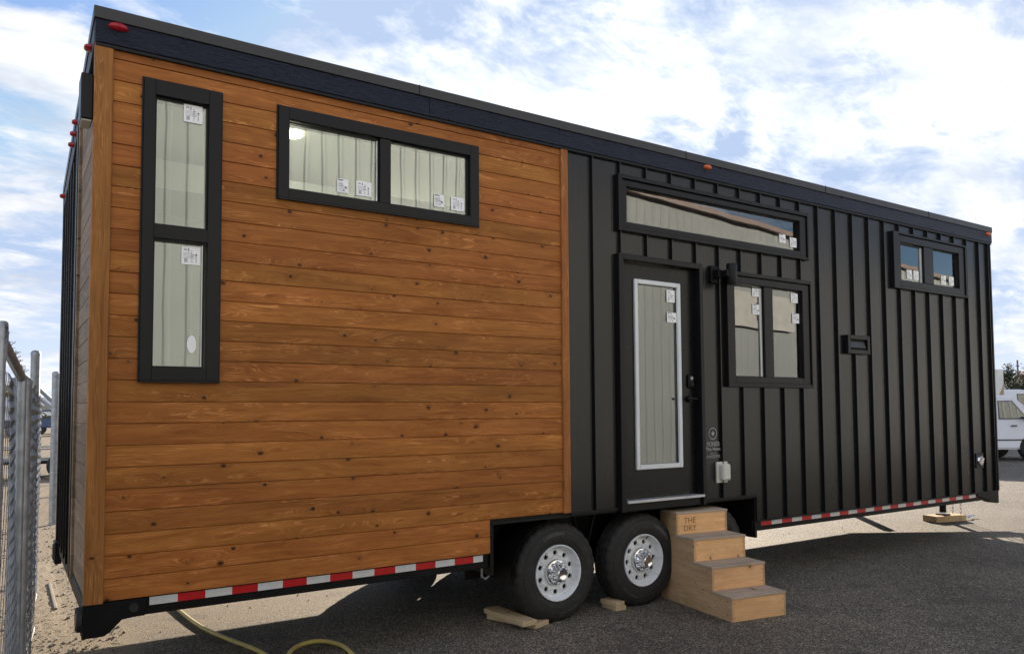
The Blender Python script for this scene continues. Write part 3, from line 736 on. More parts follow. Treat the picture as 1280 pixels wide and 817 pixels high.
# tongue, jacks
bm = B()
def beam(bm, p, q, w_, z0_, z1_):
    d = Vector((q[0] - p[0], q[1] - p[1])).normalized(); n_ = Vector((-d.y, d.x)) * w_ / 2
    prism(bm, [(p[0] + n_.x, p[1] + n_.y), (q[0] + n_.x, q[1] + n_.y), (q[0] - n_.x, q[1] - n_.y), (p[0] - n_.x, p[1] - n_.y)], 'z', z0_, z1_)
beam(bm, (9.9, 2.5), (11.75, 1.36), .09, .47, .59); beam(bm, (9.9, .15), (11.75, 1.27), .09, .47, .59)
prism(bm, [(10.0, .2), (11.2, .95), (11.2, 1.7), (10.0, 2.45)], 'z', .595, .605)
mk('tongue_frame', bm, M['chassis'], house)
boxpart('tongue_box', M['chassis'], house, 10.06, 11.15, .72, 2.0, .61, 2.25, bevel=.02)
bm = B(); tube(bm, [(11.0, 1.22, .12), (11.0, 1.22, .60)], .045, 14); box(bm, 10.95, 11.05, 1.10, 1.34, .52, .60); box(bm, 10.93, 11.07, 1.15, 1.29, .085, .10); mk('tongue_jack', bm, M['chassis'], house)
bm = B(); box(bm, 10.52, 10.66, 2.34, 2.42, .05, .50); box(bm, 10.48, 10.70, 2.28, 2.48, .0, .05); mk('landing_leg', bm, M['chassis'], house)
bm = B()
for cz_, r_ in ((0, 1), (1, 1)):
    pts = [(11.14 + .02 * cz_, 1.15 - .1 * cz_, .5 - .03 * i) for i in range(14)]
    for i, p in enumerate(pts):
        t = [(p[0] + .012 * math.cos(k) * (i % 2), p[1] + .012 * math.cos(k) * ((i + 1) % 2), p[2] + .018 * math.sin(k)) for k in [j * math.pi / 4 for j in range(8)]]
        tube(bm, t, .004, 5, closed=True)
    mk('safety_chain', bm, M['chrome'], house); bm = B()
for i in range(14):
    p = (11.16 + .035 * i, 1.1 - .02 * math.sin(i), .035)
    t = [(p[0] + .020 * math.cos(k), p[1] + .014 * math.sin(k), p[2] + .012 * math.sin(k) * (i % 2)) for k in [j * math.pi / 4 for j in range(8)]]
    tube(bm, t, .006, 5, closed=True)
mk('safety_chain', bm, M['chrome'], house)
# small bracket hanging left of the wheel well
bm = B(); tube(bm, [(2.53, .05, .50), (2.53, .05, .43), (2.56, .05, .41), (2.59, .05, .43)], .008, 8); box(bm, 2.50, 2.56, .022, .03, .50, .55); mk('tie_ring', bm, M['steel'], house)

# ------------------------------------------------------------------ things on the ground
# wooden steps (local: x width, -y toward camera, origin at the front left corner)
def side_screws(st):
    bm = B()
    for (u, v) in ((.05, .05), (.05, .15), (.20, .12), (.27, .06), (.30, .33), (.44, .22), (.46, .50), (.55, .40), (.67, .16), (.66, .55), (.72, .70), (.88, .08), (.88, .30), (.88, .60), (.86, .71), (.34, .18)):
        lathe(bm, [(.0005, -.0012), (.006, -.0008)], 8, 'x', (0, u, v))
    mk('side_screw', bm, M['ink'], st)
st = thing('wooden_steps', 'four tread plywood box steps standing below the black door', 'steps', (4.300, -.712, 0), R(-9.0))
SW, SD, TR, RI = .536, .924, .2295, .189
bm = B()
for x0_ in (0, SW - .018):
    pts = [(0, 0), (SD, 0), (SD, RI * 4 - .018)]
    for k in (3, 2, 1): pts += [(k * TR, RI * (k + 1) - .018), (k * TR, RI * k - .018)]
    pts += [(0, RI - .018)]
    # dedupe order for prism in (y,z)
    prism(bm, pts, 'x', x0_, x0_ + .018)
    mk('side_panel', bm, M['ply_side'], st, bevel=.0015); bm = B()
bm.free()
for k in range(4):
    boxpart('riser', M['ply'], st, .0185, SW - .0185, k * TR + .0005, k * TR + .018, RI * k + .001, RI * (k + 1) - .0185, bevel=.001)
    boxpart('tread', M['ply_top'], st, -.004, SW + .004, k * TR - .006, (k + 1) * TR + (.0175 if k < 3 else .0), RI * (k + 1) - .018, RI * (k + 1), bevel=.002)
    bm = B()
    for (u, v) in ((.03, .03), (.03, .14), (SW - .03, .04), (SW - .03, .13)): lathe(bm, [(.0005, -.001), (.004, -.0008)], 8, 'y', (u, k * TR + .0005, RI * k + v))
    mk('screw_head', bm, M['ink'], st)
bm = B(); yst = 3 * TR - .0008
addtext(bm, 'THE', .068, lambda u, v: (.140 + u, yst, RI * 3 + .092 + v), bold=.0006); addtext(bm, 'DRY', .068, lambda u, v: (.140 + u, yst, RI * 3 + .026 + v), bold=.0006)
mk('lumber_stamp', bm, M['stamp'], st)
side_screws(st)
# planks chocking the wheels
def plank(label, x0_, x1_, y0_, y1_, z0_, z1_, rz, mat, grp, loc):
    bm = B(); box(bm, x0_, x1_, y0_, y1_, z0_, z1_); o = mk('plank', bm, mat, None, bevel=.003); o.location = loc; o.rotation_euler = (0, 0, rz); tag(o, label, 'plank', grp)
G = 'planks used as wheel chocks'
plank('lower short plank under the long plank, by the left wheel', -.085, .085, -.24, .24, .0, .036, R(18), M['plank'], G, (2.965, .245, .001))
plank('longer upper plank lying in front of the left wheel', -.066, .066, -.26, .26, .0, .038, R(2.5), M['plank'], G, (2.888, .235, .0375))
plank('small upper plank in front of the middle wheel', -.050, .050, -.09, .09, .0, .036, R(6), M['plank'], G, (3.822, .125, .0365))
plank('small lower plank touching the middle wheel', -.055, .055, -.09, .09, .0, .035, R(0), M['plank'], G, (3.842, .130, .001))
bm = B(); box(bm, -.28, .28, -.12, .12, 0, .085); o = mk('plank', bm, M['plank_x'], None, bevel=.004); o.location = (11.0, 1.20, 0); o.rotation_euler = (0, 0, R(-14)); tag(o, 'thick wood block under the black jack leg at the far end', 'wood block')
# hose
pts = [(.80, 2.9), (.82, 2.4), (.846, 1.94), (.87, 1.6), (.91, 1.30), (.985, .98), (1.08, .62), (1.12, .30), (1.12, .05), (1.10, -.2), (1.12, -.1), (1.16, .12), (1.22, .36), (1.30, .50), (1.40, .575), (1.50, .575), (1.57, .48), (1.60, .33), (1.585, .12), (1.55, -.3), (1.5, -.8)]
P3 = [Vector((x, y, .016 + (.02 if 8 <= i <= 10 else 0))) for i, (x, y) in enumerate(pts)]
sm = []
for i in range(len(P3) - 1):
    p0, p1, p2, p3 = P3[max(i - 1, 0)], P3[i], P3[i + 1], P3[min(i + 2, len(P3) - 1)]
    for k in range(6):
        t = k / 6; sm.append(.5 * ((2 * p1) + (-p0 + p2) * t + (2 * p0 - 5 * p1 + 4 * p2 - p3) * t * t + (-p0 + 3 * p1 - 3 * p2 + p3) * t ** 3))
bm = B(); tube(bm, sm, .0145, 10); tag(mk('garden_hose', bm, M['hose'], None, smooth=60), 'yellow garden hose snaking from under the trailer onto the asphalt', 'hose')

# ------------------------------------------------------------------ fence
def chainmesh(bm, p, q, z0_, z1_, cell=.06, r=.0018, slack=.012):
    """woven diamond wire between two plan points"""
    p = Vector(p); q = Vector(q); L = (q - p).length; d = (q - p) / L; nrm = Vector((-d.y, d.x))
    n = int(L / cell); rows = int((z1_ - z0_) / (cell / 2))
    for i in range(n):
        pts = []
        for j in range(rows + 1):
            u = (i + (0 if j % 2 == 0 else 1)) * cell; zz = z0_ + j * cell / 2
            off = (.004 if (j % 2) else -.004) + slack * math.sin(u * 5 + zz * 2.3)
            c = p + d * min(u, L) + nrm * off; pts.append((c.x, c.y, zz))
        tube(bm, pts, r, 3, cap=False)
fence = thing('chain_link_fence', 'galvanised chain link fence with round posts left of the tiny house', 'fence', (0, 0, 0))
FP = [(-.318, -.22, 1.80, .045), (-.150, 4.04, 2.23, .042), (.225, 8.48, 2.235, .050), (.62, 13.2, 2.24, .05)]
for i, (x, y, z, r_) in enumerate(FP):
    bm = B(); tube(bm, [(x, y, -.05), (x, y, z - .01)], r_, 16); lathe(bm, [(r_ + .003, z - .03), (r_ + .003, z - .008), (r_ * .7, z + .012), (.001, z + .018)], 16, 'z', (x, y, 0)); mk('post', bm, M['steel'], fence, smooth=50)
for i in range(3):
    a, b2 = FP[i], FP[i + 1]
    if i != 1: bm = B(); chainmesh(bm, (a[0] + .035, a[1]), (b2[0] + .04, b2[1]), .03, min(a[2], b2[2]) - .02, r=.0021, slack=.02); mk('wire_mesh', bm, M['wire'], fence)
    if i == 2:
        bm = B(); tube(bm, [(a[0], a[1], a[2] - .06), (b2[0], b2[1], b2[2] - .06)], .018, 8); mk('top_rail', bm, M['steel'], fence, smooth=50)
    bm = B()
    for z in (.3, .75, 1.2, 1.6):
        lathe(bm, [(b2[3] + .003, z - .012), (b2[3] + .006, z), (b2[3] + .003, z + .012)], 14, 'z', (b2[0], b2[1], 0)); tube(bm, [(b2[0] + .03, b2[1] - .03, z), (b2[0] + .06, b2[1] - .08, z + .01)], .006, 5)
    mk('tie_band', bm, M['steel'], fence)
gate = thing('chain_link_gate', 'near chain link gate leaf with bent tube frame at the left edge', 'gate', (0, 0, 0))
GA = (-.405, -1.32); GB = (-.3207, -.42)
bm = B(); tube(bm, [(GA[0], GA[1], .05), (GA[0], GA[1], 1.80), (GA[0] + .002, GA[1] + .01, 1.86), (GA[0] + .006, GA[1] + .06, 1.90), (GA[0] + .012, GA[1] + .13, 1.905), (GB[0], GB[1], 1.80)], .021, 12); mk('frame_tube', bm, M['steel'], gate, smooth=50)
bm = B(); tube(bm, [(GA[0] - .0, GA[1] - .02, .0), (GA[0], GA[1] - .02, 1.93), (GA[0] + .0, GA[1] - .01, 1.965), (GA[0] + .01, GA[1] + .03, 1.97), (GA[0] + .012, GA[1] + .06, 1.93), (GA[0] + .010, GA[1] + .07, 1.86)], .017, 12); mk('hinge_post', bm, M['steel'], gate, smooth=50)
bm = B(); tube(bm, [(GB[0], GB[1], .05), (GB[0], GB[1], 1.80)], .021, 12); tube(bm, [(GA[0], GA[1], .08), (GB[0], GB[1], .08)], .018, 10); mk('frame_tube', bm, M['steel'], gate, smooth=50)
bm = B(); chainmesh(bm, GA, GB, .06, 1.80, .055, .0019, .016); mk('wire_mesh', bm, M['wire'], gate)
bm = B()
rr = random.Random(5)
for k in range(26):  # twisted wire ends along the top
    t = k / 26; x, y, z = GA[0] + (GB[0] - GA[0]) * t, GA[1] + (GB[1] - GA[1]) * t, 1.90 - .10 * t
    tube(bm, [(x, y, z - .02), (x + rr.uniform(0, .02), y, z + .02), (x + rr.uniform(0, .035), y + .02, z + rr.uniform(.02, .05))], .0018, 4)
mk('wire_end', bm, M['wire'], gate)

# ------------------------------------------------------------------ ground
bm = B()
n = 60
bm.faces.new([bm.verts.new(p) for p in ((-1500, -1500, 0), (1500, -1500, 0), (1500, 1500, 0), (-1500, 1500, 0))])
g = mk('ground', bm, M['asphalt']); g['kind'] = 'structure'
bm = B(); rr = random.Random(8)
def stone(bm, x, y, s):
    m_ = bmesh.ops.create_icosphere(bm, subdivisions=1, radius=s, matrix=Matrix.Translation((x, y, s * .3)) @ Matrix.Rotation(rr.random() * 6, 4, (rr.random(), rr.random(), 1)) @ Matrix.Diagonal((1, rr.uniform(.5, 1), rr.uniform(.4, .7), 1)))
    for v in m_['verts']: v.co += Vector((rr.uniform(-1, 1), rr.uniform(-1, 1), rr.uniform(-1, 1))) * s * .18
for k in range(1900):
    y = .6 + 8 * rr.random() ** 1.3; x = rr.uniform(-.9, .35) + .25 * mnoise.noise(Vector((y * 2, 0, 3)))
    stone(bm, x, y, rr.choice((.004, .006, .008, .011, .016)) * rr.uniform(.7, 1.2))
for k in range(900):
    stone(bm, rr.uniform(-1, 10), rr.uniform(-3.2, 4), rr.choice((.003, .004, .0055, .009)))
g = mk('loose_gravel', bm, M['concrete']); g['kind'] = 'stuff'
bm = B()
for k in range(170):   # wood chips / leaf litter
    y = 1.3 + 3.2 * rr.random() ** 1.5; x = rr.uniform(-.35, .35); s = rr.uniform(.012, .05); t = rr.random() * 6
    c = Vector((x, y, .012)); a = Vector((math.cos(t), math.sin(t), rr.uniform(-.15, .15))) * s; b2 = Vector((-math.sin(t), math.cos(t), rr.uniform(-.2, .2))) * s * .25
    bm.faces.new([bm.verts.new(c + a), bm.verts.new(c + b2), bm.verts.new(c - a), bm.verts.new(c - b2)])
g = mk('leaf_litter', bm, M['bark']); g['kind'] = 'stuff'
# kerb lip and dirt hump at the fence post
bm = B(); bmesh.ops.create_grid(bm, x_segments=24, y_segments=60, size=1)
for v in bm.verts:
    u, w_ = v.co.x, v.co.y
    v.co = Vector((-.13 + u * .22, 3.6 + w_ * 2.2, max(0, (1 - u * u) * (1 - w_ ** 4)) * (.016 + .012 * mnoise.noise(Vector((u * 6, w_ * 25, 0)))) - .004))
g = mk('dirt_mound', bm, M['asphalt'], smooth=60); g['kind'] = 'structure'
bm = B(); box(bm, -.012, .012, 2.7, 3.86, 0, .022); tag(mk('kerb_strip', bm, M['concrete'], bevel=.004), 'thin pale edging strip in the dirt by the fence post', 'edging')

# ------------------------------------------------------------------ building behind the camera (seen in the windows)
YB = -8.8; HB = 6.35
wh = thing('warehouse', 'long beige ribbed steel warehouse with red roof trim, mirrored in the windows', 'warehouse', (14, -8.12, 0), R(-8))
bm = B(); x = -10.
prof = []
while x < 64:
    prof += [(x, 0), (x + .19, 0), (x + .22, .010), (x + .26, .010), (x + .29, 0)]; x += .29
prev = None
for (px, py) in prof:
    cur = (bm.verts.new((px - 14, py, 0)), bm.verts.new((px - 14, py, HB)))
    if prev: bm.faces.new((prev[0], cur[0], cur[1], prev[1]))
    prev = cur
box(bm, -24, 50, -18, -.05, 0, HB - .02)
mk('ribbed_wall', bm, M['ribbed'], wh)
bm = B(); box(bm, -24.2, 50.2, -.02, .16, HB - .02, HB + .10); mk('roof_trim', bm, M['redtrim'], wh)
bm = B(); prism(bm, [(-18.2, HB + .02), (-.021, HB + .02), (-.021, HB + .1), (-9, HB + .8)], 'x', -24, 50); mk('roof', bm, M['redtrim'], wh)
bm = B()
box(bm, .6, 3.6, .05, .12, 3.7, 4.6)
mk('wall_panel', bm, M['warmdoor'], wh)
bm = B(); box(bm, 1.7, 1.95, .125, .15, 3.9, 4.35); mk('wall_window', bm, M['tanstripe'], wh)
bm = B(); box(bm, 9, 12.5, .05, .10, 0, 3.0); mk('roller_door', bm, M['warmdoor'], wh)

# ------------------------------------------------------------------ vehicles far off
def van(label, loc, rz, s=1., grp=None, cat='van'):
    """panel van, local x forward, near side -y"""
    t = thing('van', label, cat, loc, rz, grp); t.scale = (1, 1, s)
    W_ = .98
    prof = [(-2.55, .42), (-2.6, .9), (-2.55, 1.75), (-2.4, 1.93), (-1.9, 2.0), (.9, 2.0), (1.15, 1.95), (1.75, 1.32), (1.95, 1.22), (2.45, 1.08), (2.6, .95), (2.62, .45), (2.2, .35), (-2.3, .35)]
    bm = B(); A = []
    for yy, ins in ((-W_, 0), (W_, 0)):
        A.append([bm.verts.new((px * (1), yy * (1 - max(0, (pz - 1.15)) * .10), pz)) for px, pz in prof])
    bm.faces.new(A[0]); bm.faces.new(A[1][::-1])
    for i in range(len(prof)):
        j = (i + 1) % len(prof); bm.faces.new((A[0][i], A[1][i], A[1][j], A[0][j]))
    bmesh.ops.bevel(bm, geom=bm.edges[:], offset=.05, segments=2, affect='EDGES', clamp_overlap=True)
    mk('body', bm, M['vanwhite'], t, smooth=40)
    def sidepoly(pts, e):
        bm = B()
        for sgn in (-1, 1):
            V = [bm.verts.new((px, sgn * (W_ * (1 - max(0, (pz - 1.15)) * .10) + e), pz)) for px, pz in pts]
            bm.faces.new(V)
        return bm
    mk('side_window', sidepoly([(.62, 1.30), (1.42, 1.30), (1.02, 1.80), (.62, 1.80)], .012), M['carglass'], t)
    mk('side_window', sidepoly([(-.95, 1.32), (.10, 1.32), (.08, 1.82), (-.93, 1.82)], .012), M['carglass'], t) if False else None
    mk('window_seal', sidepoly([(.59, 1.27), (1.48, 1.27), (1.04, 1.83), (.59, 1.83)], .008), M['vangrey'], t)
    mk('side_window', sidepoly([(1.30, 1.38), (1.66, 1.36), (1.22, 1.80)], .014), M['carglass'], t) if False else None
    bm = B(); V = [bm.verts.new(p) for p in ((1.22, -.82, 1.90), (1.80, -.90, 1.33), (1.80, .90, 1.33), (1.22, .82, 1.90))]; bm.faces.new(V); mk('windscreen', bm, M['carglass'], t)
    bm = B()
    for s_ in (-1, 1):
        for (xa, xb, za, zb) in ((.18, .19, .45, 1.9), (1.48, 1.49, .55, 1.3), (-1.05, -1.04, .45, 1.9), (-1.9, 1.7, .62, .66)):
            y_ = s_ * (W_ + .004); box(bm, xa, xb, min(y_, y_ + s_ * .004), max(y_, y_ + s_ * .004), za, min(zb, 1.2))
        box(bm, .95, 1.12, s_ * (W_ + .02) - .01, s_ * (W_ + .02) + .01, 1.05, 1.09)
    mk('door_seam', bm, M['vangrey'], t)
    bm = B()
    for s_ in (-1, 1): box(bm, 1.30, 1.42, s_ * 1.12 - .09, s_ * 1.12 + .09, 1.20, 1.36)
    mk('wing_mirror', bm, M['chrome'], t, bevel=.02)
    for i, (wx, wy) in enumerate(((1.62, -.86), (-1.55, -.86), (1.62, .86), (-1.55, .86))):
        bm = B(); lathe(bm, [(.001, -.13), (.20, -.14), (.33, -.13), (.37, -.09), (.37, .09), (.33, .12), (.001, .12)], 28, 'y', (wx, wy, .37)); w_ = mk('wheel', bm, M['rubber'], t, smooth=40)
        bm = B(); lathe(bm, [(.001, -.150), (.19, -.146), (.21, -.140)], 20, 'y', (wx, wy if wy < 0 else wy + .28, .37)); mk('rim', bm, M['steel'], w_)
        bm = B(); 
        rr_ = [(wx + .44 * math.cos(a_), .37 + .44 * math.sin(a_)) for a_ in [math.pi * j / 10 for j in range(11)]]
        s_ = -1 if wy < 0 else 1; y_ = s_ * (W_ + .006)
        prism(bm, rr_, 'y', y_ - .003, y_ + .003); mk('wheel_arch', bm, M['under'], t)
    bm = B(); box(bm, 2.58, 2.72, -.92, .92, .38, .55); box(bm, -2.72, -2.56, -.92, .92, .40, .55); mk('bumper', bm, M['vangrey'], t, bevel=.03)
    bm = B()
    for s_ in (-1, 1): box(bm, 2.60, 2.64, s_ * .72 - .14, s_ * .72 + .14, .68, .86)
    mk('headlight', bm, M['whiteref'], t)
    return t
hd = math.atan2(-.547, .837)
van('white panel van parked nearest beyond the far end of the tiny house', (24.92, 7.94, 0), hd)
van('white van farther back, only its roof and windscreen showing', (40.2, 14.1, .0), hd, 1.24)
# box trailer with stripes
bt = thing('box_trailer', 'pale box trailer with tan diagonal stripes behind the white vans', 'trailer', (33.2, 11.6, 0), hd)
bm = B(); box(bm, -5, .55, -1.2, 1.2, .8, 3.15); mk('body', bm, M['boxwhite'], bt, bevel=.03)
bm = B()
for k in range(-3, 1):
    x_ = k * 1.5; y_ = -1.204
    bm.faces.new([bm.verts.new(p) for p in ((x_, y_, 1.3), (x_ + .5, y_, 1.3), (x_ + 1.4, y_, 2.6), (x_ + .9, y_, 2.6))])
for v in bm.verts: v.co.x = min(v.co.x, .54)
mk('stripe', bm, M['tanstripe'], bt)
for wx in (-3.2, -2.3):
    for wy in (-1.05, 1.05):
        bm = B(); lathe(bm, [(.001, -.12), (.40, -.12), (.45, -.08), (.45, .08), (.40, .12), (.001, .12)], 24, 'y', (wx, wy, .45)); mk('wheel', bm, M['rubber'], bt, smooth=40)
boxpart('chassis', M['chassis'], bt, -4.8, 2.2, -.5, .5, .55, .78)
# left: blue pickup, white camper, excavator boom, seen through the gap by the fence
pk = thing('pickup_truck', 'dark blue pickup truck far off between the fence posts', 'pickup truck', (1.75, 62, 0), R(-8))
bm = B(); prism(bm, [(-2.7, .6), (-2.7, 1.15), (-.6, 1.18), (-.35, 1.85), (.75, 1.9), (1.35, 1.3), (2.5, 1.15), (2.65, .6)], 'y', -.95, .95); mk('body', bm, M['bluepaint'], pk, bevel=.05)
bm = B(); prism(bm, [(-.25, 1.25), (-.15, 1.75), (.68, 1.78), (1.15, 1.28)], 'y', -.965, .965); mk('side_window', bm, M['carglass'], pk)
for wx in (-1.7, 1.75):
    for wy in (-.88, .88):
        bm = B(); lathe(bm, [(.001, -.12), (.30, -.13), (.40, -.10), (.40, .10), (.30, .12), (.001, .12)], 24, 'y', (wx, wy, .40)); mk('wheel', bm, M['rubber'], pk, smooth=40)
boxpart('bumper', M['whiteref'], pk, 2.62, 2.78, -.9, .9, .5, .75, bevel=.02)
cp = thing('camper_trailer', 'white camper trailer far off behind the blue pickup', 'camper', (1.2, 72, 0), R(-5))
bm = B(); prism(bm, [(-3.2, .7), (-3.2, 2.7), (-2.8, 3.0), (2.2, 3.0), (3.2, 2.0), (3.2, 1.2), (2.6, .7)], 'y', -1.2, 1.2); mk('body', bm, M['vanwhite'], cp, bevel=.08)
bm = B(); box(bm, -1.6, -.4, -1.21, -1.203, 1.7, 2.3); box(bm, .6, 1.8, -1.21, -1.203, 1.7, 2.3); mk('window', bm, M['carglass'], cp)
for wx in (-.6, .3):
    bm = B(); lathe(bm, [(.001, -.1), (.36, -.1), (.36, .1), (.001, .1)], 20, 'y', (wx, -1.1, .36)); mk('wheel', bm, M['rubber'], cp)
lf = thing('boom_lift', 'folded grey boom lift rising behind the camper', 'boom lift', (2.6, 68, 0), R(190))
bm = B(); tube(bm, [(-1.2, 0, 1.5), (1.8, 0, 4.6)], .16, 8); tube(bm, [(-.9, .3, 1.3), (2.2, .3, 4.0)], .13, 8); mk('boom', bm, M['steel'], lf)
bm = B(); box(bm, -1.6, 1.2, -.9, .9, .5, 1.5); mk('base', bm, M['boxwhite'], lf, bevel=.1)
bm = B()
for wx in (-1.2, .9):
    for wy in (-1, 1): lathe(bm, [(.001, -.15), (.42, -.15), (.42, .15), (.001, .15)], 20, 'y', (wx, wy, .42)); mk('wheel', bm, M['rubber'], lf); bm = B()
bm.free()
# low trailer hitch just beyond the fence gap
ut = thing('utility_trailer', 'low black utility trailer parked beyond the second fence post', 'trailer', (.9, 18.5, 0), R(-6))
bm = B(); box(bm, -1.6, 1.6, -.8, .8, .38, .46); box(bm, -1.6, -1.55, -.8, .8, .465, .75); box(bm, 1.55, 1.6, -.8, .8, .465, .75); mk('deck', bm, M['chassis'], ut)
bm = B(); tube(bm, [(-1.55, -.8, .75), (1.55, -.8, .75)], .02, 6); tube(bm, [(-1.55, .8, .75), (1.55, .8, .75)], .02, 6); mk('side_rail', bm, M['steel'], ut)
for wy in (-.9, .9):
    bm = B(); lathe(bm, [(.001, -.09), (.3, -.09), (.33, -.05), (.33, .05), (.3, .09), (.001, .09)], 24, 'y', (0, wy, .33)); mk('wheel', bm, M['rubber'], ut, smooth=40)

# ------------------------------------------------------------------ trees and poles at the horizon
def tree(name, label, loc, h, w_, mat, kind, cat='tree', group=None, seed=0):
    r = random.Random(seed); t = thing(name, label, cat, loc, 0, group)
    bm = B(); tube(bm, [(0, 0, -.1), (.05, 0, h * .4), (0, .05, h * .92)], .2, 8, radii=[h * .03, h * .02, h * .005])
    if kind != 'con':
        for k in range(9):
            a = r.random() * 6.3; z = h * r.uniform(.3, .6); tube(bm, [(0, 0, z), (math.cos(a) * w_ * .25, math.sin(a) * w_ * .25, z + h * .15), (math.cos(a) * w_ * .42, math.sin(a) * w_ * .42, z + h * .3)], .05, 5, radii=[h * .012, h * .008, h * .003])
    mk('trunk', bm, M['bark'], t)
    bm = B(); clumps = []
    for k in range(46):
        z = h * r.uniform(.12 if kind == 'con' else .3, .98); f = (1 - z / h) * 1.0 + .06 if kind == 'con' else math.sqrt(max(.05, 1 - ((z / h - .62) / .42) ** 2))
        a = r.random() * 6.3; q = w_ / 2 * f * r.uniform(.35, 1.05); clumps.append((math.cos(a) * q, math.sin(a) * q, z, w_ * r.uniform(.08, .17)))
    for (cx, cy, cz, cr) in clumps:
        for j in range(110):
            d = Vector((r.gauss(0, 1), r.gauss(0, 1), r.gauss(0, .7))) * cr * .6; p = Vector((cx, cy, cz)) + d; s = w_ * r.uniform(.012, .034)
            a = Vector((r.uniform(-1, 1), r.uniform(-1, 1), r.uniform(-1, 1))).normalized() * s; b2 = a.orthogonal().normalized() * s * .7
            bm.faces.new([bm.verts.new(p + a), bm.verts.new(p + b2), bm.verts.new(p - a), bm.verts.new(p - b2)])
    mk('crown', bm, mat, t)
TG = 'trees on the horizon'
tree('conifer_tree', 'dark conifer behind the vans, left of the utility pole', (78.5, 30.6, 0), 5.6, 3.4, M['conifer'], 'con', group=TG, seed=1)
tree('conifer_tree', 'lower dark evergreen beside the tall conifer, in front of the pole', (79.5, 29.4, 0), 4.4, 4.2, M['conifer'], 'round', group=TG, seed=2)
tree('bare_tree', 'reddish leafed tree right of the utility pole', (84., 30.4, 0), 5.2, 5.0, M['redleaf'], 'round', group=TG, seed=3)
tree('yellow_tree', 'yellowing tree far behind the camper', (-.4, 95, 0), 4.6, 4.0, M['yleaf'], 'round', group=TG, seed=4)
tree('conifer_tree', 'dark shrubby tree far right of the reddish tree', (88, 27.5, 0), 4.6, 5, M['conifer'], 'round', group=TG, seed=6)
up = thing('utility_pole', 'thin wooden utility pole standing on the horizon behind the vans', 'utility pole', (82.0, 31.2, 0))
bm = B(); tube(bm, [(0, 0, 0), (0, 0, 6.2)], .08, 8); mk('shaft', bm, M['pole'], up)
bm = B(); box(bm, -.3, .3, -.05, .05, 5.6, 5.68); mk('crossarm', bm, M['pole'], up)

# ------------------------------------------------------------------ light, sky
sun_az = math.atan2(.66, .75)     # from +y toward +x
sun_el = R(16.5)
sd = Vector((math.sin(sun_az) * math.cos(sun_el), math.cos(sun_az) * math.cos(sun_el), math.sin(sun_el)))
sl = bpy.data.lights.new('sun', 'SUN'); sl.energy = 4.6; sl.angle = R(.53); sl.color = (1., .87, .70)
so = bpy.data.objects.new('sun', sl); COL.objects.link(so); so.rotation_euler = sd.to_track_quat('Z', 'Y').to_euler(); so.location = (5, 5, 20)

world = bpy.data.worlds.new('World'); scene.world = world; world.use_nodes = True; nt = world.node_tree
bg = nt.nodes['Background']; bg.inputs['Strength'].default_value = .11
sky = nd(nt, 'ShaderNodeTexSky', sky_type='NISHITA'); sky.sun_disc = False; sky.sun_elevation = sun_el; sky.sun_rotation = sun_az
sky.air_density = 1.0; sky.dust_density = .6; sky.ozone_density = 1.4
tc = nd(nt, 'ShaderNodeTexCoord'); sp = nd(nt, 'ShaderNodeSeparateXYZ'); nt.links.new(tc.outputs['Generated'], sp.inputs[0])
X_, Y_, Z_ = sp.outputs
zc = math_(nt, 'ADD', math_(nt, 'MAXIMUM', Z_, 0.), .22)
u_ = math_(nt, 'DIVIDE', X_, zc); v_ = math_(nt, 'DIVIDE', Y_, zc)
cv = comb(nt, u_, v_, 0.)
mp = nd(nt, 'ShaderNodeMapping'); mp.inputs['Rotation'].default_value = (0, 0, R(-25)); mp.inputs['Scale'].default_value = (1.0, 1.5, 1); mp.inputs['Location'].default_value = (3.1, 1.7, 0)
nt.links.new(cv, mp.inputs['Vector'])
n1 = noise(nt, mp.outputs[0], 1.7, 10, .60, .5)
n2 = noise(nt, mp.outputs[0], 5.5, 8, .65, .4)
nn = math_(nt, 'MULTIPLY_ADD', n2, .40, math_(nt, 'MULTIPLY', n1, .78))
# more cloud toward the sun's side, open blue to the left
sdot = nd(nt, 'ShaderNodeVectorMath', operation='DOT_PRODUCT'); nt.links.new(tc.outputs['Generated'], sdot.inputs[0]); sdot.inputs[1].default_value = tuple(Vector((math.sin(R(46)) * .88, math.cos(R(46)) * .88, .47)))
sdo = sdot.outputs['Value']
bias = math_(nt, 'MULTIPLY_ADD', math_(nt, 'POWER', math_(nt, 'MAXIMUM', sdo, 0.), 7.), .052, -.057)
nn = math_(nt, 'ADD', nn, bias)
hz = math_(nt, 'SUBTRACT', 1., math_(nt, 'MULTIPLY', Z_, 6.), clamp=True)
mask = ramp(nt, nn, [(.49, 0.), (.55, .35), (.60, .75), (.68, 1.)])
sundot = nd(nt, 'ShaderNodeVectorMath', operation='DOT_PRODUCT'); nt.links.new(tc.outputs['Generated'], sundot.inputs[0]); sundot.inputs[1].default_value = tuple(sd)
fwd = math_(nt, 'POWER', math_(nt, 'MAXIMUM', sundot.outputs['Value'], 0.), 6.)
back = math_(nt, 'MULTIPLY', math_(nt, 'MULTIPLY_ADD', sundot.outputs['Value'], -1., .25, clamp=True), 9.)   # front-lit clouds behind the camera, boosted to light the shaded facade
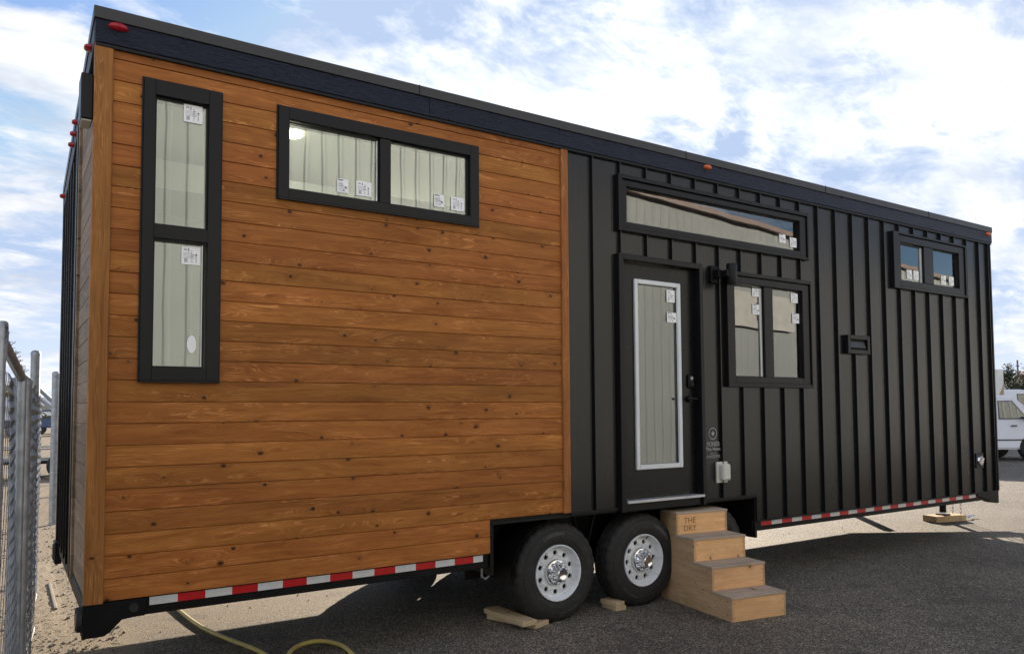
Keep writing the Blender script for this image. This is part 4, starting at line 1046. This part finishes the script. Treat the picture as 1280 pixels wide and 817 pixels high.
cb = math_(nt, 'ADD', back, math_(nt, 'MULTIPLY_ADD', fwd, 1.7, 3.2))
shade = ramp(nt, noise(nt, mp.outputs[0], 2.3, 6, .6), [(.36, (.62, .67, .77)), (.50, (.88, .90, .94)), (.58, (1.05, 1.04, 1.02))])
cs = nd(nt, 'ShaderNodeVectorMath', operation='SCALE'); nt.links.new(shade, cs.inputs[0]); nt.links.new(cb, cs.inputs['Scale'])
sk2 = mix(nt, 1., sky.outputs[0], (.50, .55, .66), 'MULTIPLY')
vmn = nd(nt, 'ShaderNodeVectorMath', operation='MINIMUM'); nt.links.new(sk2, vmn.inputs[0]); vmn.inputs[1].default_value = (1.75, 2.2, 3.05); sk2 = vmn.outputs[0]
skc = mix(nt, math_(nt, 'MULTIPLY', hz, .75), sk2, (3.1, 3.4, 3.8))
final = mix(nt, mask, skc, cs.outputs[0])
nt.links.new(final, bg.inputs['Color'])

# ------------------------------------------------------------------ camera
cam = bpy.data.cameras.new('camera'); co = bpy.data.objects.new('camera', cam); COL.objects.link(co); scene.camera = co
yaw, pitch, roll = .578804, .050277, -.006577
f, cy = 966.41, 464.0
cam.sensor_fit = 'HORIZONTAL'; cam.sensor_width = 36; cam.lens = f * 36 / 1280; cam.shift_y = (cy - 408.3) / 1280
cam.clip_start = .05; cam.clip_end = 5000
F = Vector((math.sin(yaw) * math.cos(pitch), math.cos(yaw) * math.cos(pitch), math.sin(pitch)))
Rt = Vector((math.cos(yaw), -math.sin(yaw), 0)); U = Rt.cross(F)
c_, s_ = math.cos(roll), math.sin(roll)
R2 = Rt * c_ + U * s_; U2 = -Rt * s_ + U * c_
m = Matrix((R2, U2, -F)).transposed().to_4x4(); m.translation = (-.3781, -4.8182, 1.6286)
co.matrix_world = m
vs = scene.view_settings; vs.view_transform = 'Standard'; vs.look = 'None'; vs.exposure = 1.45; vs.gamma = 1; vs.use_curve_mapping = False
scene.render.engine = 'CYCLES'; scene.cycles.max_bounces = 8; scene.cycles.transparent_max_bounces = 12
scene.cycles.use_denoising = True
